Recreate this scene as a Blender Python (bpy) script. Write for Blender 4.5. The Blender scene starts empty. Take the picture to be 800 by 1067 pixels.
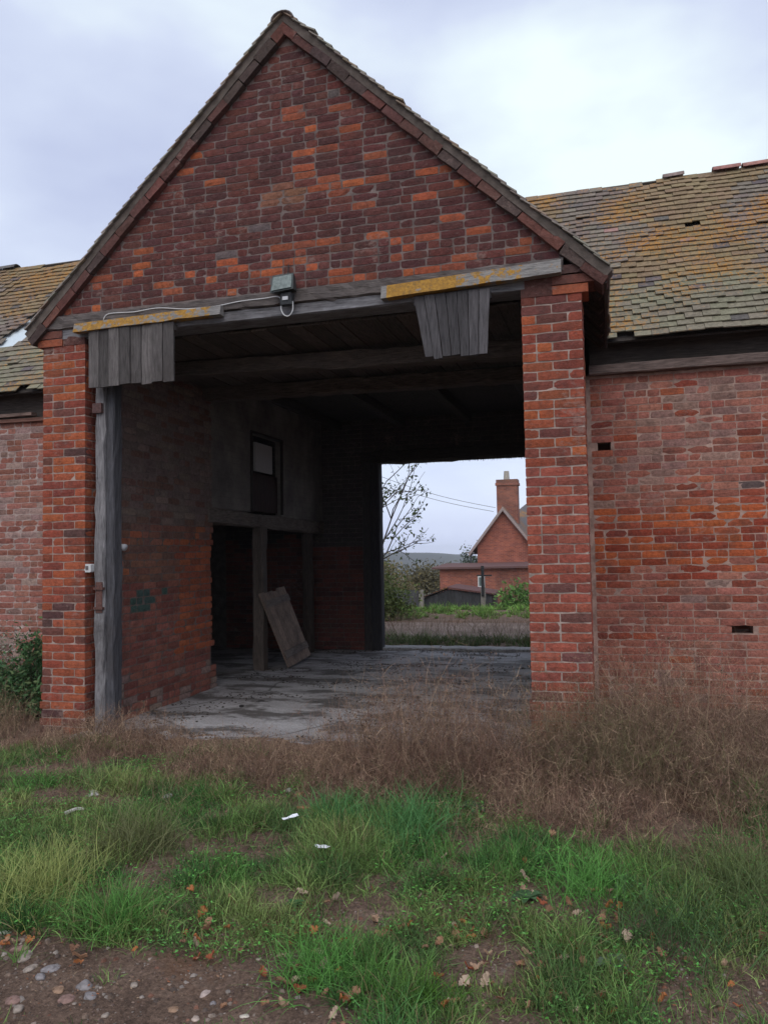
import bpy, math, random
import numpy as np
from mathutils import Vector, noise
random.seed(7); rng = np.random.default_rng(11)
RAD = math.radians
scene = bpy.context.scene
COL = scene.collection

# ------------------------------------------------------------------ camera
FPX, CX, CY = 820.0, 400.0, 533.5
EYE = np.array([0.0, 0.0, 1.6])
_y, _p, _r = RAD(15.8), RAD(2.9), RAD(-1.03)
FW = np.array([-math.sin(_y)*math.cos(_p), math.cos(_y)*math.cos(_p), math.sin(_p)])
R0 = np.array([math.cos(_y), math.sin(_y), 0.0]); U0 = np.cross(R0, FW)
RT = math.cos(_r)*R0 + math.sin(_r)*U0
UP = -math.sin(_r)*R0 + math.cos(_r)*U0
cam_d = bpy.data.cameras.new('camera'); cam = bpy.data.objects.new('camera', cam_d); COL.objects.link(cam)
from mathutils import Matrix
M = Matrix(((RT[0], UP[0], -FW[0], EYE[0]), (RT[1], UP[1], -FW[1], EYE[1]), (RT[2], UP[2], -FW[2], EYE[2]), (0, 0, 0, 1)))
cam.matrix_world = M
cam_d.sensor_fit = 'VERTICAL'; cam_d.sensor_height = 36.0; cam_d.lens = FPX/1067*36.0
cam_d.clip_start = 0.05; cam_d.clip_end = 6000
scene.camera = cam

# ------------------------------------------------------------------ sky and sun
SUN_EL, SUN_AZ = RAD(50), RAD(172)     # thin overcast: very soft light from behind the photographer
world = bpy.data.worlds.new('World'); scene.world = world; world.use_nodes = True
nt = world.node_tree; N = nt.nodes; L = nt.links
bg = N['Background']; bg.inputs['Strength'].default_value = 0.12
sky = N.new('ShaderNodeTexSky'); sky.sky_type = 'NISHITA'; sky.sun_disc = False
sky.sun_elevation = SUN_EL; sky.sun_rotation = SUN_AZ; sky.air_density = 1.0; sky.dust_density = 2.0
tc = N.new('ShaderNodeTexCoord'); mp = N.new('ShaderNodeMapping'); mp.inputs['Scale'].default_value = (1, 1, 2.2)
mp.inputs['Location'].default_value = (0.35, 0.1, 0.2)
n1 = N.new('ShaderNodeTexNoise'); n1.inputs['Scale'].default_value = 1.9; n1.inputs['Detail'].default_value = 5; n1.inputs['Roughness'].default_value = 0.5
cr = N.new('ShaderNodeValToRGB')
cr.color_ramp.elements[0].position = 0.36; cr.color_ramp.elements[0].color = (4.05, 4.5, 6.1, 1)
cr.color_ramp.elements[1].position = 0.68; cr.color_ramp.elements[1].color = (7.0, 7.9, 7.9, 1)
e = cr.color_ramp.elements.new(0.52); e.color = (5.1, 5.65, 7.0, 1)
mx = N.new('ShaderNodeMix'); mx.data_type = 'RGBA'; mx.inputs[0].default_value = 0.9
L.new(tc.outputs['Generated'], mp.inputs['Vector']); L.new(mp.outputs[0], n1.inputs['Vector']); 
nrm = N.new('ShaderNodeVectorMath'); nrm.operation = 'DOT_PRODUCT'; nrm.inputs[1].default_value = (0.045, .889, .456)   # the thin bright place in the cloud, up to the right over the roof
L.new(tc.outputs['Generated'], nrm.inputs[0])
gr = N.new('ShaderNodeMapRange'); gr.inputs['From Min'].default_value = .968; gr.inputs['From Max'].default_value = 1.0; gr.inputs['To Min'].default_value = -.02; gr.inputs['To Max'].default_value = .13; L.new(nrm.outputs['Value'], gr.inputs['Value'])
ga = N.new('ShaderNodeMath'); ga.operation = 'ADD'; L.new(n1.outputs['Fac'], ga.inputs[0]); L.new(gr.outputs[0], ga.inputs[1]); L.new(ga.outputs[0], cr.inputs[0])
L.new(sky.outputs[0], mx.inputs[6]); L.new(cr.outputs[0], mx.inputs[7]); sx = N.new('ShaderNodeSeparateXYZ'); L.new(tc.outputs['Generated'], sx.inputs[0])
hr = N.new('ShaderNodeValToRGB'); hr.color_ramp.elements[0].position = 0.0; hr.color_ramp.elements[0].color = (1.22, 1.22, 1.2, 1); hr.color_ramp.elements[1].position = .28; hr.color_ramp.elements[1].color = (1, 1, 1, 1); L.new(sx.outputs[2], hr.inputs[0])
m2 = N.new('ShaderNodeMix'); m2.data_type = 'RGBA'; m2.blend_type = 'MULTIPLY'; m2.inputs[0].default_value = 1; L.new(mx.outputs[2], m2.inputs[6]); L.new(hr.outputs[0], m2.inputs[7]); L.new(m2.outputs[2], bg.inputs['Color'])
sd = bpy.data.lights.new('sun', 'SUN'); sd.energy = 1.5; sd.angle = RAD(60); sd.color = (1, .96, .9)
sun = bpy.data.objects.new('sun', sd); COL.objects.link(sun)
sv = Vector((math.sin(SUN_AZ)*math.cos(SUN_EL), math.cos(SUN_AZ)*math.cos(SUN_EL), math.sin(SUN_EL)))
sun.rotation_euler = sv.to_track_quat('Z', 'Y').to_euler()
scene.view_settings.view_transform = 'Standard'; scene.view_settings.look = 'None'
scene.view_settings.exposure = 0.25; scene.view_settings.gamma = 1.0; scene.view_settings.use_curve_mapping = False

# ------------------------------------------------------------------ helpers
def ray(px, py): return RT*(px-CX)/FPX - UP*(py-CY)/FPX + FW
def at(px, py, Y): d = ray(px, py); return EYE + d*(Y/d[1])
def atx(px, py, X): d = ray(px, py); return EYE + d*(X/d[0])
def nz(x, y, z=0.0, s=1.0): return noise.noise(Vector((x*s, y*s, z*s)))
def sstep(a, b, t):
    t = min(1, max(0, (t-a)/(b-a))); return t*t*(3-2*t)
def gz(x, y):
    """height of the ground"""
    z = -0.09*(1-sstep(2.4, 5.6, y))
    if y < 6.1 or x < -5.1 or x > -.1: z += 0.025*nz(x, y, 3, 1.3)*(1-sstep(9, 14, y)) + 0.012*nz(x, y, 9, 5)*(1-sstep(12, 16, y))
    z -= 0.60*sstep(20.5, 28.5, y) + 0.9*sstep(29, 38, y) + 1.2*sstep(38, 70, y) + 3*sstep(70, 200, y) + 22*sstep(200, 600, y)
    return z
def ground_at(px, py, zoff=0.0):
    d = ray(px, py); z = 0.0
    for _ in range(6):
        p = EYE + d*((z-EYE[2])/d[2]); z = gz(p[0], p[1])+zoff
    return p

class MB:
    def __init__(s): s.v = []; s.f = []; s.c = []
    def face(s, pts, col):
        b = len(s.v); s.v.extend(pts); s.f.append(tuple(range(b, b+len(pts)))); s.c.append(col)
    def hexa(s, P, col):
        """P: 8 points, bottom ring 0-3, top ring 4-7"""
        b = len(s.v); s.v.extend(P)
        for q in ((0,3,2,1),(4,5,6,7),(0,1,5,4),(1,2,6,5),(2,3,7,6),(3,0,4,7)):
            s.f.append(tuple(b+i for i in q)); s.c.append(col)
    def box(s, x0, x1, y0, y1, z0, z1, col=(.2,.2,.2)):
        s.hexa([(x0,y0,z0),(x1,y0,z0),(x1,y1,z0),(x0,y1,z0),(x0,y0,z1),(x1,y0,z1),(x1,y1,z1),(x0,y1,z1)], col)
    def prism(s, poly, y0, y1, col=(.2,.2,.2)):
        """poly in x,z; extruded along y"""
        n = len(poly); b = len(s.v)
        s.v += [(x, y0, z) for x, z in poly] + [(x, y1, z) for x, z in poly]
        s.f.append(tuple(b+i for i in range(n))); s.c.append(col)
        s.f.append(tuple(b+n+i for i in reversed(range(n)))); s.c.append(col)
        for i in range(n):
            j = (i+1) % n; s.f.append((b+i, b+n+i, b+n+j, b+j)); s.c.append(col)
    def timber(s, p0, p1, side, up, w, h, col, seg=8, rough=.004, taper=1.0, ends=0.0):
        """beam from p0 to p1, cross section w along side and h along up, with worn edges"""
        p0 = Vector(p0); p1 = Vector(p1); sd_ = Vector(side).normalized(); u_ = Vector(up).normalized(); b = len(s.v)
        sec = []
        for (a, c_) in ((-1,-.8),(-.8,-1),(.8,-1),(1,-.8),(1,0),(1,.8),(.8,1),(-.8,1),(-1,.8),(-1,0)): sec.append((a, c_))
        n = len(sec); seed = random.random()*50
        for i in range(seg+1):
            t = i/seg; c0 = p0.lerp(p1, t); k = 1+(taper-1)*t
            for j, (a, c_) in enumerate(sec):
                d1 = rough*noise.noise(Vector((t*seg*.6+seed, j*1.3, 0)))*2; d2 = rough*noise.noise(Vector((t*seg*.6+seed, j*1.3, 7)))*2
                e_ = Vector((0,0,0))
                if i in (0, seg) and ends: e_ = (p1-p0).normalized()*random.uniform(-ends, ends)
                s.v.append(tuple(c0 + sd_*(a*w*.5*k+d1) + u_*(c_*h*.5*k+d2) + e_))
        for i in range(seg):
            for j in range(n):
                q = (j+1) % n; s.f.append((b+i*n+j, b+i*n+q, b+(i+1)*n+q, b+(i+1)*n+j)); s.c.append(col)
        s.f.append(tuple(b+j for j in reversed(range(n)))); s.c.append(col)
        s.f.append(tuple(b+seg*n+j for j in range(n))); s.c.append(col)
    def tube(s, pts, r, col, n=6, r1=None):
        b = len(s.v); m = len(pts); pts = [Vector(p) for p in pts]
        a = None
        for i, p in enumerate(pts):
            d = (pts[min(i+1, m-1)]-pts[max(i-1, 0)]).normalized()
            a = d.orthogonal().normalized() if a is None else (a-d*a.dot(d)).normalized(); c_ = d.cross(a)
            rr = r if r1 is None else r+(r1-r)*i/(m-1)
            for k in range(n):
                t = 2*math.pi*k/n; s.v.append(tuple(p + a*math.cos(t)*rr + c_*math.sin(t)*rr))
        for i in range(m-1):
            for k in range(n):
                q = (k+1) % n; s.f.append((b+i*n+k, b+i*n+q, b+(i+1)*n+q, b+(i+1)*n+k)); s.c.append(col)
        s.f.append(tuple(b+k for k in reversed(range(n)))); s.c.append(col)
        s.f.append(tuple(b+(m-1)*n+k for k in range(n))); s.c.append(col)
    def build(s, name, mat, parent=None, smooth=False):
        me = bpy.data.meshes.new(name); me.from_pydata([tuple(map(float, v)) for v in s.v], [], s.f)
        a = me.attributes.new('tint', 'FLOAT_COLOR', 'FACE')
        a.data.foreach_set('color', np.array([(c[0], c[1], c[2], 1.0) for c in s.c], dtype=np.float32).ravel())
        if smooth: me.polygons.foreach_set('use_smooth', [True]*len(me.polygons))
        me.materials.append(mat); me.update()
        o = bpy.data.objects.new(name, me); COL.objects.link(o)
        if parent is not None: o.parent = parent
        return o
def build_each(mb, name, mt, parent, smooth=False):
    """one object per separate piece"""
    par = list(range(len(mb.v)))
    def find(i):
        while par[i] != i: par[i] = par[par[i]]; i = par[i]
        return i
    for f in mb.f:
        for k in f[1:]: par[find(k)] = find(f[0])
    groups = {}
    for f, c in zip(mb.f, mb.c): groups.setdefault(find(f[0]), []).append((f, c))
    out = []
    for fs in groups.values():
        q = MB(); idx = {}
        for f, c in fs:
            for k in f:
                if k not in idx: idx[k] = len(q.v); q.v.append(mb.v[k])
            q.f.append(tuple(idx[k] for k in f)); q.c.append(c)
        out.append(q.build(name, mt, parent, smooth))
    return out
def quick_mesh(name, V, nper, F, C, mat, parent=None, smooth=False):
    """V (n,nper,3) blades sharing face pattern F; C (n,3)"""
    n = V.shape[0]; me = bpy.data.meshes.new(name)
    F = np.array(F); k = F.shape[1]
    faces = (F[None, :, :] + (np.arange(n)*nper)[:, None, None]).reshape(-1)
    nf = n*F.shape[0]
    me.vertices.add(n*nper); me.vertices.foreach_set('co', V.astype(np.float32).ravel())
    me.loops.add(nf*k); me.loops.foreach_set('vertex_index', faces.astype(np.int32))
    me.polygons.add(nf); me.polygons.foreach_set('loop_start', (np.arange(nf)*k).astype(np.int32)); me.polygons.foreach_set('loop_total', np.full(nf, k, np.int32))
    me.update(calc_edges=True)
    a = me.attributes.new('tint', 'FLOAT_COLOR', 'FACE')
    cc = np.repeat(np.concatenate([C, np.ones((n, 1))], 1), F.shape[0], 0).astype(np.float32); a.data.foreach_set('color', cc.ravel())
    if smooth: me.polygons.foreach_set('use_smooth', [True]*nf)
    me.materials.append(mat); me.validate()
    o = bpy.data.objects.new(name, me); COL.objects.link(o)
    if parent is not None: o.parent = parent
    return o
def tag(o, label=None, cat=None, group=None, kind=None):
    if label: o['label'] = label
    if cat: o['category'] = cat
    if group: o['group'] = group
    if kind: o['kind'] = kind
    return o
def thing(name, label, cat, loc=(0,0,0), group=None):
    o = bpy.data.objects.new(name, None); o.empty_display_size = .2; COL.objects.link(o)
    o.location = [float(q) for q in loc]
    return tag(o, label, cat, group)
def put(o, t):
    """parent a mesh made in world coordinates to a thing that stands elsewhere"""
    o.parent = t; o.data.transform(Matrix.Translation(-Vector(t.location))); return o

# ------------------------------------------------------------------ materials
def mat(name, fn):
    m = bpy.data.materials.new(name); m.use_nodes = True; t = m.node_tree
    fn(t, t.nodes['Principled BSDF'], t.nodes, t.links); return m
def node(t, kind, **kw):
    n = t.nodes.new(kind)
    for k, v in kw.items():
        if hasattr(n, k): setattr(n, k, v)
        else: n.inputs[k.replace('_', ' ')].default_value = v
    return n
def coords(t, scale=(1,1,1)):
    c = t.nodes.new('ShaderNodeTexCoord'); m = t.nodes.new('ShaderNodeMapping'); m.inputs['Scale'].default_value = scale
    t.links.new(c.outputs['Object'], m.inputs['Vector']); return m.outputs[0]
def noise_n(t, vec, scale, detail=4, rough=.55):
    n = node(t, 'ShaderNodeTexNoise'); n.inputs['Scale'].default_value = scale; n.inputs['Detail'].default_value = detail; n.inputs['Roughness'].default_value = rough
    t.links.new(vec, n.inputs['Vector']); return n.outputs['Fac']
def ramp(t, fac, stops):
    r = t.nodes.new('ShaderNodeValToRGB'); els = r.color_ramp.elements
    while len(els) < len(stops): els.new(.5)
    for e_, (p, c) in zip(els, stops): e_.position = p; e_.color = (*c, 1) if len(c) == 3 else c
    t.links.new(fac, r.inputs[0]); return r.outputs[0]
def mixc(t, fac, a, b, mode='MIX'):
    m = t.nodes.new('ShaderNodeMix'); m.data_type = 'RGBA'; m.blend_type = mode
    for sock, v in ((m.inputs[0], fac), (m.inputs[6], a), (m.inputs[7], b)):
        if isinstance(v, (int, float)): sock.default_value = v
        elif isinstance(v, tuple): sock.default_value = (*v, 1)
        else: t.links.new(v, sock)
    return m.outputs[2]
def tint(t): a = t.nodes.new('ShaderNodeAttribute'); a.attribute_name = 'tint'; return a.outputs['Color']
def bump(t, b, h, strength, dist):
    n = t.nodes.new('ShaderNodeBump'); n.inputs['Strength'].default_value = strength; n.inputs['Distance'].default_value = dist
    t.links.new(h, n.inputs['Height']); t.links.new(n.outputs[0], b.inputs['Normal'])
G = lambda v: (v, v, v)
def _brick(t, b, N, L):
    v = coords(t); n = noise_n(t, v, 34, 6, .65); n2 = noise_n(t, v, 5.5, 5, .6); n3 = noise_n(t, v, 120, 3, .6)
    c = mixc(t, 1.0, tint(t), ramp(t, n, [(.25, G(.55)), (.5, G(1.0)), (.78, G(1.35))]), 'MULTIPLY')
    c = mixc(t, ramp(t, n2, [(.52, G(0)), (.74, G(.55))]), c, (.06, .04, .037))           # soot and lichen film
    n4 = noise_n(t, coords(t, (1, 1, 1.6)), 14, 6, .75); n5 = noise_n(t, v, 2.1, 4, .6)
    c = mixc(t, ramp(t, n4, [(.57, G(0)), (.66, G(.4))]), c, mixc(t, .5, tint(t), (.05, .035, .03)))                 # spalled and dirty patches
    c = mixc(t, ramp(t, n3, [(.62, G(0)), (.75, G(.5))]), c, (.34, .25, .21))               # lime specks
    mm = node(t, 'ShaderNodeMath', operation='MULTIPLY'); L.new(n5, mm.inputs[0]); L.new(n4, mm.inputs[1])
    c = mixc(t, ramp(t, mm.outputs[0], [(.32, G(0)), (.40, G(.45))]), c, (.30, .21, .18))  # mortar smears
    L.new(c, b.inputs['Base Color']); b.inputs['Roughness'].default_value = .92; b.inputs['Specular IOR Level'].default_value = .2
    bump(t, b, noise_n(t, v, 48, 7, .75), 1.0, .012)
BRICK = mat('weathered_brick', _brick)
def _mortar(t, b, N, L):
    v = coords(t); c = mixc(t, 1.0, tint(t), ramp(t, noise_n(t, v, 9, 6, .7), [(.3, G(.5)), (.7, G(1.25))]), 'MULTIPLY')
    L.new(c, b.inputs['Base Color']); b.inputs['Roughness'].default_value = .97; b.inputs['Specular IOR Level'].default_value = .15
    bump(t, b, noise_n(t, v, 90, 5, .7), .9, .006)
MORTAR = mat('lime_mortar', _mortar)
def _farbrick(t, b, N, L):
    v = coords(t); 
    c = node(t, 'ShaderNodeTexCoord'); sx = node(t, 'ShaderNodeSeparateXYZ'); L.new(c.outputs['Object'], sx.inputs[0])
    ad = node(t, 'ShaderNodeMath', operation='ADD'); L.new(sx.outputs[0], ad.inputs[0]); L.new(sx.outputs[1], ad.inputs[1])
    cb = node(t, 'ShaderNodeCombineXYZ'); L.new(ad.outputs[0], cb.inputs[0]); L.new(sx.outputs[2], cb.inputs[1])
    br = node(t, 'ShaderNodeTexBrick'); L.new(cb.outputs[0], br.inputs['Vector'])
    br.inputs['Scale'].default_value = 1; br.inputs['Brick Width'].default_value = .235; br.inputs['Row Height'].default_value = .075; br.inputs['Mortar Size'].default_value = .006
    br.inputs['Color1'].default_value = (.33,.115,.065,1); br.inputs['Color2'].default_value = (.2,.07,.05,1); br.inputs['Mortar'].default_value = (.3,.22,.18,1)
    k = mixc(t, 1.0, br.outputs['Color'], tint(t), 'MULTIPLY')
    k = mixc(t, 1.0, k, ramp(t, noise_n(t, v, 1.2, 6, .65), [(.3, G(.6)), (.7, G(1.25))]), 'MULTIPLY')
    L.new(k, b.inputs['Base Color']); b.inputs['Roughness'].default_value = .93; bump(t, b, br.outputs['Fac'], -.4, .006)
FARBRICK = mat('plain_brickwork', _farbrick)
def wood(name, stretch, rough=.85):
    def fn(t, b, N, L):
        v = coords(t, stretch); g = noise_n(t, v, 6, 8, .7); v2 = coords(t); k = noise_n(t, v2, 3, 4, .6)
        c = mixc(t, 1.0, tint(t), ramp(t, g, [(.28, G(.25)), (.45, G(.75)), (.6, G(1.05)), (.75, G(1.7))]), 'MULTIPLY')
        c = mixc(t, ramp(t, k, [(.5, G(0)), (.72, G(.6))]), c, (.05, .042, .04))
        L.new(c, b.inputs['Base Color']); b.inputs['Roughness'].default_value = rough; b.inputs['Specular IOR Level'].default_value = .2
        bump(t, b, g, .9, .01)
    return mat(name, fn)
WOOD_X = wood('timber_grain_across', (1.2, 12, 12)); WOOD_Y = wood('timber_grain_deep', (12, 1.2, 12)); WOOD_Z = wood('timber_grain_upright', (12, 12, 1.2))
def _lichen(t, b, N, L):
    v = coords(t); v3 = coords(t, (1.3, 1, 1.6)); g = noise_n(t, coords(t, (1.5, 12, 12)), 6, 6, .7)
    base = mixc(t, 1.0, (.2, .19, .18), ramp(t, g, [(.3, G(.5)), (.7, G(1.5))]), 'MULTIPLY')
    f = noise_n(t, v3, 9, 6, .68)
    a = t.nodes.new('ShaderNodeAttribute'); a.attribute_name = 'tint'
    ad = node(t, 'ShaderNodeMath', operation='ADD'); L.new(f, ad.inputs[0]); L.new(a.outputs['Fac'], ad.inputs[1])
    m = ramp(t, ad.outputs[0], [(.50, G(0)), (.56, G(1))])
    yl = ramp(t, noise_n(t, v, 38, 5, .7), [(.3, (.16, .10, .035)), (.55, (.36, .185, .03)), (.8, (.46, .29, .06))])
    L.new(mixc(t, m, base, yl), b.inputs['Base Color']); b.inputs['Roughness'].default_value = .95; bump(t, b, noise_n(t, v, 60, 6, .7), 1, .008)
LICHEN = mat('lichened_board', _lichen)
def _tile(t, b, N, L):
    v = coords(t); f = noise_n(t, v, 1.25, 6, .62); f2 = noise_n(t, v, 26, 5, .7)
    c = mixc(t, 1.0, tint(t), ramp(t, f2, [(.25, G(.55)), (.5, G(1)), (.78, G(1.4))]), 'MULTIPLY')
    mul = node(t, 'ShaderNodeMath', operation='MULTIPLY'); L.new(f, mul.inputs[0]); L.new(f2, mul.inputs[1])
    c = mixc(t, ramp(t, mul.outputs[0], [(.262, G(0)), (.34, G(.9))]), c, ramp(t, noise_n(t, v, 60, 3), [(.35, (.26, .135, .04)), (.65, (.42, .20, .045))]))
    c = mixc(t, ramp(t, noise_n(t, v, 9, 5, .7), [(.62, G(0)), (.72, G(.4))]), c, (.12, .12, .06))
    L.new(c, b.inputs['Base Color']); b.inputs['Roughness'].default_value = .95; b.inputs['Specular IOR Level'].default_value = .15
    bump(t, b, f2, .8, .006)
TILE = mat('lichened_clay_tile', _tile)
def _otile(t, b, N, L):
    v = coords(t); c = mixc(t, 1.0, tint(t), ramp(t, noise_n(t, v, 26, 5, .7), [(.25, G(.6)), (.75, G(1.35))]), 'MULTIPLY')
    c = mixc(t, ramp(t, noise_n(t, v, 7, 5, .7), [(.6, G(0)), (.7, G(.5))]), c, (.13, .125, .06))
    L.new(c, b.inputs['Base Color']); b.inputs['Roughness'].default_value = .95; bump(t, b, noise_n(t, v, 26, 5, .7), .8, .006)
OLDTILE = mat('weathered_clay_tile', _otile)
def tinted(name, rough=.9, spread=(.7, 1.25), scale=20, bumpd=0.0, spec=.25, sheen=0):
    def fn(t, b, N, L):
        v = coords(t); n = noise_n(t, v, scale, 5, .65)
        L.new(mixc(t, 1.0, tint(t), ramp(t, n, [(.3, G(spread[0])), (.7, G(spread[1]))]), 'MULTIPLY'), b.inputs['Base Color'])
        b.inputs['Roughness'].default_value = rough; b.inputs['Specular IOR Level'].default_value = spec
        if bumpd: bump(t, b, n, .8, bumpd)
    return mat(name, fn)
def _leaf(t, b, N, L):
    L.new(tint(t), b.inputs['Base Color']); b.inputs['Roughness'].default_value = .7; b.inputs['Specular IOR Level'].default_value = .25
    tr = node(t, 'ShaderNodeBsdfTranslucent'); L.new(tint(t), tr.inputs['Color'])
    ms = node(t, 'ShaderNodeMixShader'); ms.inputs[0].default_value = .22
    L.new(b.outputs[0], ms.inputs[1]); L.new(tr.outputs[0], ms.inputs[2]); L.new(ms.outputs[0], N['Material Output'].inputs['Surface'])
LEAF = mat('leaf_blade', _leaf)
TWIG = tinted('dry_stalk', .95, (.8, 1.2), 8)
STONE = tinted('stone', .9, (.45, 1.25), 38, .004, .15)
PLASTIC = tinted('plastic', .5, (.85, 1.05), 15)
METAL = tinted('rusty_metal', .75, (.5, 1.4), 60, .002, .4)
BARK = tinted('bark', .95, (.6, 1.3), 25, .005)
PAPER = tinted('crumpled_paper', .8, (.92, 1.03), 30)
def _glass(t, b, N, L):
    v = coords(t); L.new(ramp(t, noise_n(t, v, 30, 5), [(.3, (.06, .085, .08)), (.7, (.15, .19, .18))]), b.inputs['Base Color']); b.inputs['Roughness'].default_value = .25
LENS = mat('dusty_lamp_glass', _glass)
def _ground(t, b, N, L):
    v = coords(t); n = noise_n(t, v, 3.2, 8, .65); f = noise_n(t, v, 55, 6, .75); g = noise_n(t, v, 1.1, 5, .6)
    c = ramp(t, n, [(.28, (.10, .066, .05)), (.5, (.18, .12, .088)), (.72, (.26, .185, .14))])
    c = mixc(t, 1.0, c, ramp(t, f, [(.3, G(.35)), (.55, G(1)), (.75, G(1.9))]), 'MULTIPLY')
    c = mixc(t, ramp(t, g, [(.56, G(0)), (.68, G(.7))]), c, (.17, .08, .04))
    L.new(c, b.inputs['Base Color']); b.inputs['Roughness'].default_value = .98; b.inputs['Specular IOR Level'].default_value = .15
    bump(t, b, f, 1, .02)
GROUND = mat('bare_earth', _ground)
def _field(t, b, N, L):
    v = coords(t); n = noise_n(t, v, .05, 6, .6); f = noise_n(t, v, 2, 6, .7)
    c = ramp(t, n, [(.35, (.09, .10, .045)), (.5, (.13, .11, .06)), (.65, (.075, .085, .045))])
    c = mixc(t, 1.0, c, ramp(t, f, [(.3, G(.6)), (.7, G(1.3))]), 'MULTIPLY')
    L.new(c, b.inputs['Base Color']); b.inputs['Roughness'].default_value = 1
FIELD = mat('far_fields', _field)
def _track(t, b, N, L):
    v = coords(t); n = noise_n(t, v, 1.2, 7, .65); f = noise_n(t, v, 40, 6, .75)
    c = ramp(t, n, [(.3, (.12, .085, .065)), (.5, (.19, .135, .105)), (.7, (.27, .21, .17))])
    L.new(mixc(t, 1.0, c, ramp(t, f, [(.3, G(.6)), (.7, G(1.4))]), 'MULTIPLY'), b.inputs['Base Color']); b.inputs['Roughness'].default_value = .98; bump(t, b, f, 1, .02)
TRACK = mat('stony_track', _track)
def _conc(t, b, N, L):
    v = coords(t); n = noise_n(t, coords(t, (1, 1.7, 1)), 1.5, 9, .7); f = noise_n(t, v, 45, 6, .7); d = noise_n(t, coords(t, (.8, 1.5, 1)), 1.6, 9, .72)
    c = ramp(t, n, [(.3, (.20, .19, .195)), (.5, (.28, .27, .275)), (.7, (.37, .36, .365))])
    c = mixc(t, 1.0, c, ramp(t, f, [(.3, G(.7)), (.7, G(1.25))]), 'MULTIPLY')
    c = mixc(t, ramp(t, d, [(.48, G(0)), (.56, G(.88))]), c, (.05, .042, .038))      # trodden dirt lying on the slab
    vo = node(t, 'ShaderNodeTexVoronoi', feature='DISTANCE_TO_EDGE'); vo.inputs['Scale'].default_value = .75
    mv = node(t, 'ShaderNodeMapping'); mv.inputs['Scale'].default_value = (.8, .9, .2)
    nn = node(t, 'ShaderNodeTexNoise'); nn.inputs['Scale'].default_value = 2.5; L.new(v, nn.inputs['Vector'])
    L.new(mixc(t, .12, v, nn.outputs['Color']), mv.inputs['Vector']); L.new(mv.outputs[0], vo.inputs['Vector'])
    k = ramp(t, vo.outputs['Distance'], [(.003, G(.7)), (.011, G(0))])
    c = mixc(t, k, c, (.03, .026, .024))
    L.new(c, b.inputs['Base Color']); b.inputs['Roughness'].default_value = .85; bump(t, b, f, .6, .006)
CONC = mat('broken_concrete', _conc)
def _plaster(t, b, N, L):
    v = coords(t); n = noise_n(t, v, 2.2, 8, .7); 
    c = ramp(t, n, [(.3, (.075, .066, .06)), (.5, (.15, .132, .118)), (.75, (.24, .21, .19))])
    sx = node(t, 'ShaderNodeSeparateXYZ'); L.new(v, sx.inputs[0]); cb = node(t, 'ShaderNodeCombineXYZ'); L.new(sx.outputs[1], cb.inputs[0]); L.new(sx.outputs[2], cb.inputs[1])
    br = node(t, 'ShaderNodeTexBrick'); L.new(cb.outputs[0], br.inputs['Vector']); br.inputs['Scale'].default_value = 1; br.inputs['Brick Width'].default_value = .235; br.inputs['Row Height'].default_value = .075; br.inputs['Mortar Size'].default_value = .006
    br.inputs['Color1'].default_value = (1,1,1,1); br.inputs['Color2'].default_value = (.92,.91,.9,1); br.inputs['Mortar'].default_value = (.85,.85,.85,1)
    L.new(mixc(t, 1.0, c, br.outputs['Color'], 'MULTIPLY'), b.inputs['Base Color']); b.inputs['Roughness'].default_value = .95; bump(t, b, br.outputs['Fac'], -.5, .008)
LIMEWASH = mat('limewashed_brick', _plaster)

# ------------------------------------------------------------------ brickwork
def pick(lst, w): return random.choices(lst, w)[0]
PLUM = [(.095,.036,.033), (.105,.038,.034), (.085,.035,.034), (.125,.042,.034)]
ORANGE = [(.36,.095,.04), (.30,.08,.038), (.24,.07,.038)]
RED = [(.29,.072,.042), (.24,.062,.04), (.2,.052,.037), (.33,.088,.045)]
PINK = [(.31,.115,.085), (.28,.10,.074), (.34,.135,.10)]
GREY = [(.16,.105,.10), (.13,.09,.088)]
def jit(c, a=.14):
    k = 1+random.uniform(-a, a); return (c[0]*k, c[1]*k*(1+random.uniform(-.06,.06)), c[2]*k)
def pal_gable(u, z):
    n = nz(u, z*2.2, 4, 1.7); n2 = nz(u, z*1.6, 14, 1.1)
    if abs(u-2.45) < .17 and 4.58 < z < 4.84: return jit((.21,.095,.06))
    p = .035 + (.5 if n > .28 else 0) + (.16 if z < 4.25 else 0)
    if random.random() < p: return jit(random.choice(ORANGE))
    if random.random() < .012: return jit((.12,.095,.09))
    if n2 > .1 and random.random() < .3: return jit((.125,.048,.04))
    return jit(random.choice(PLUM))
def blend(c, d, t): t = min(1, max(0, t)); return tuple(a*(1-t)+b*t for a, b in zip(c, d))
def pal_pier(u, z):
    n = nz(u, z*1.5, 44, 1.0)
    if z > 2.2: return jit(pick([random.choice(RED), random.choice(ORANGE), (.15,.055,.045), (.19,.06,.043)], [5, max(.6,2.6+7*n), 1.6+(1.5 if z > 2.7 else 0), 2.5]))
    return jit(pick([(.30,.083,.055), (.26,.076,.055), (.35,.098,.056), (.16,.068,.058), (.09,.07,.07)], [7, 5, 1.6, .8, .2]))
def pal_pier_left(u, z):
    return jit(pick([random.choice(RED), random.choice(ORANGE), (.15,.058,.045), (.1,.05,.045)], [6, 4 if z > 1.2 else 1.6, 1.0, .35]), .1)
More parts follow.
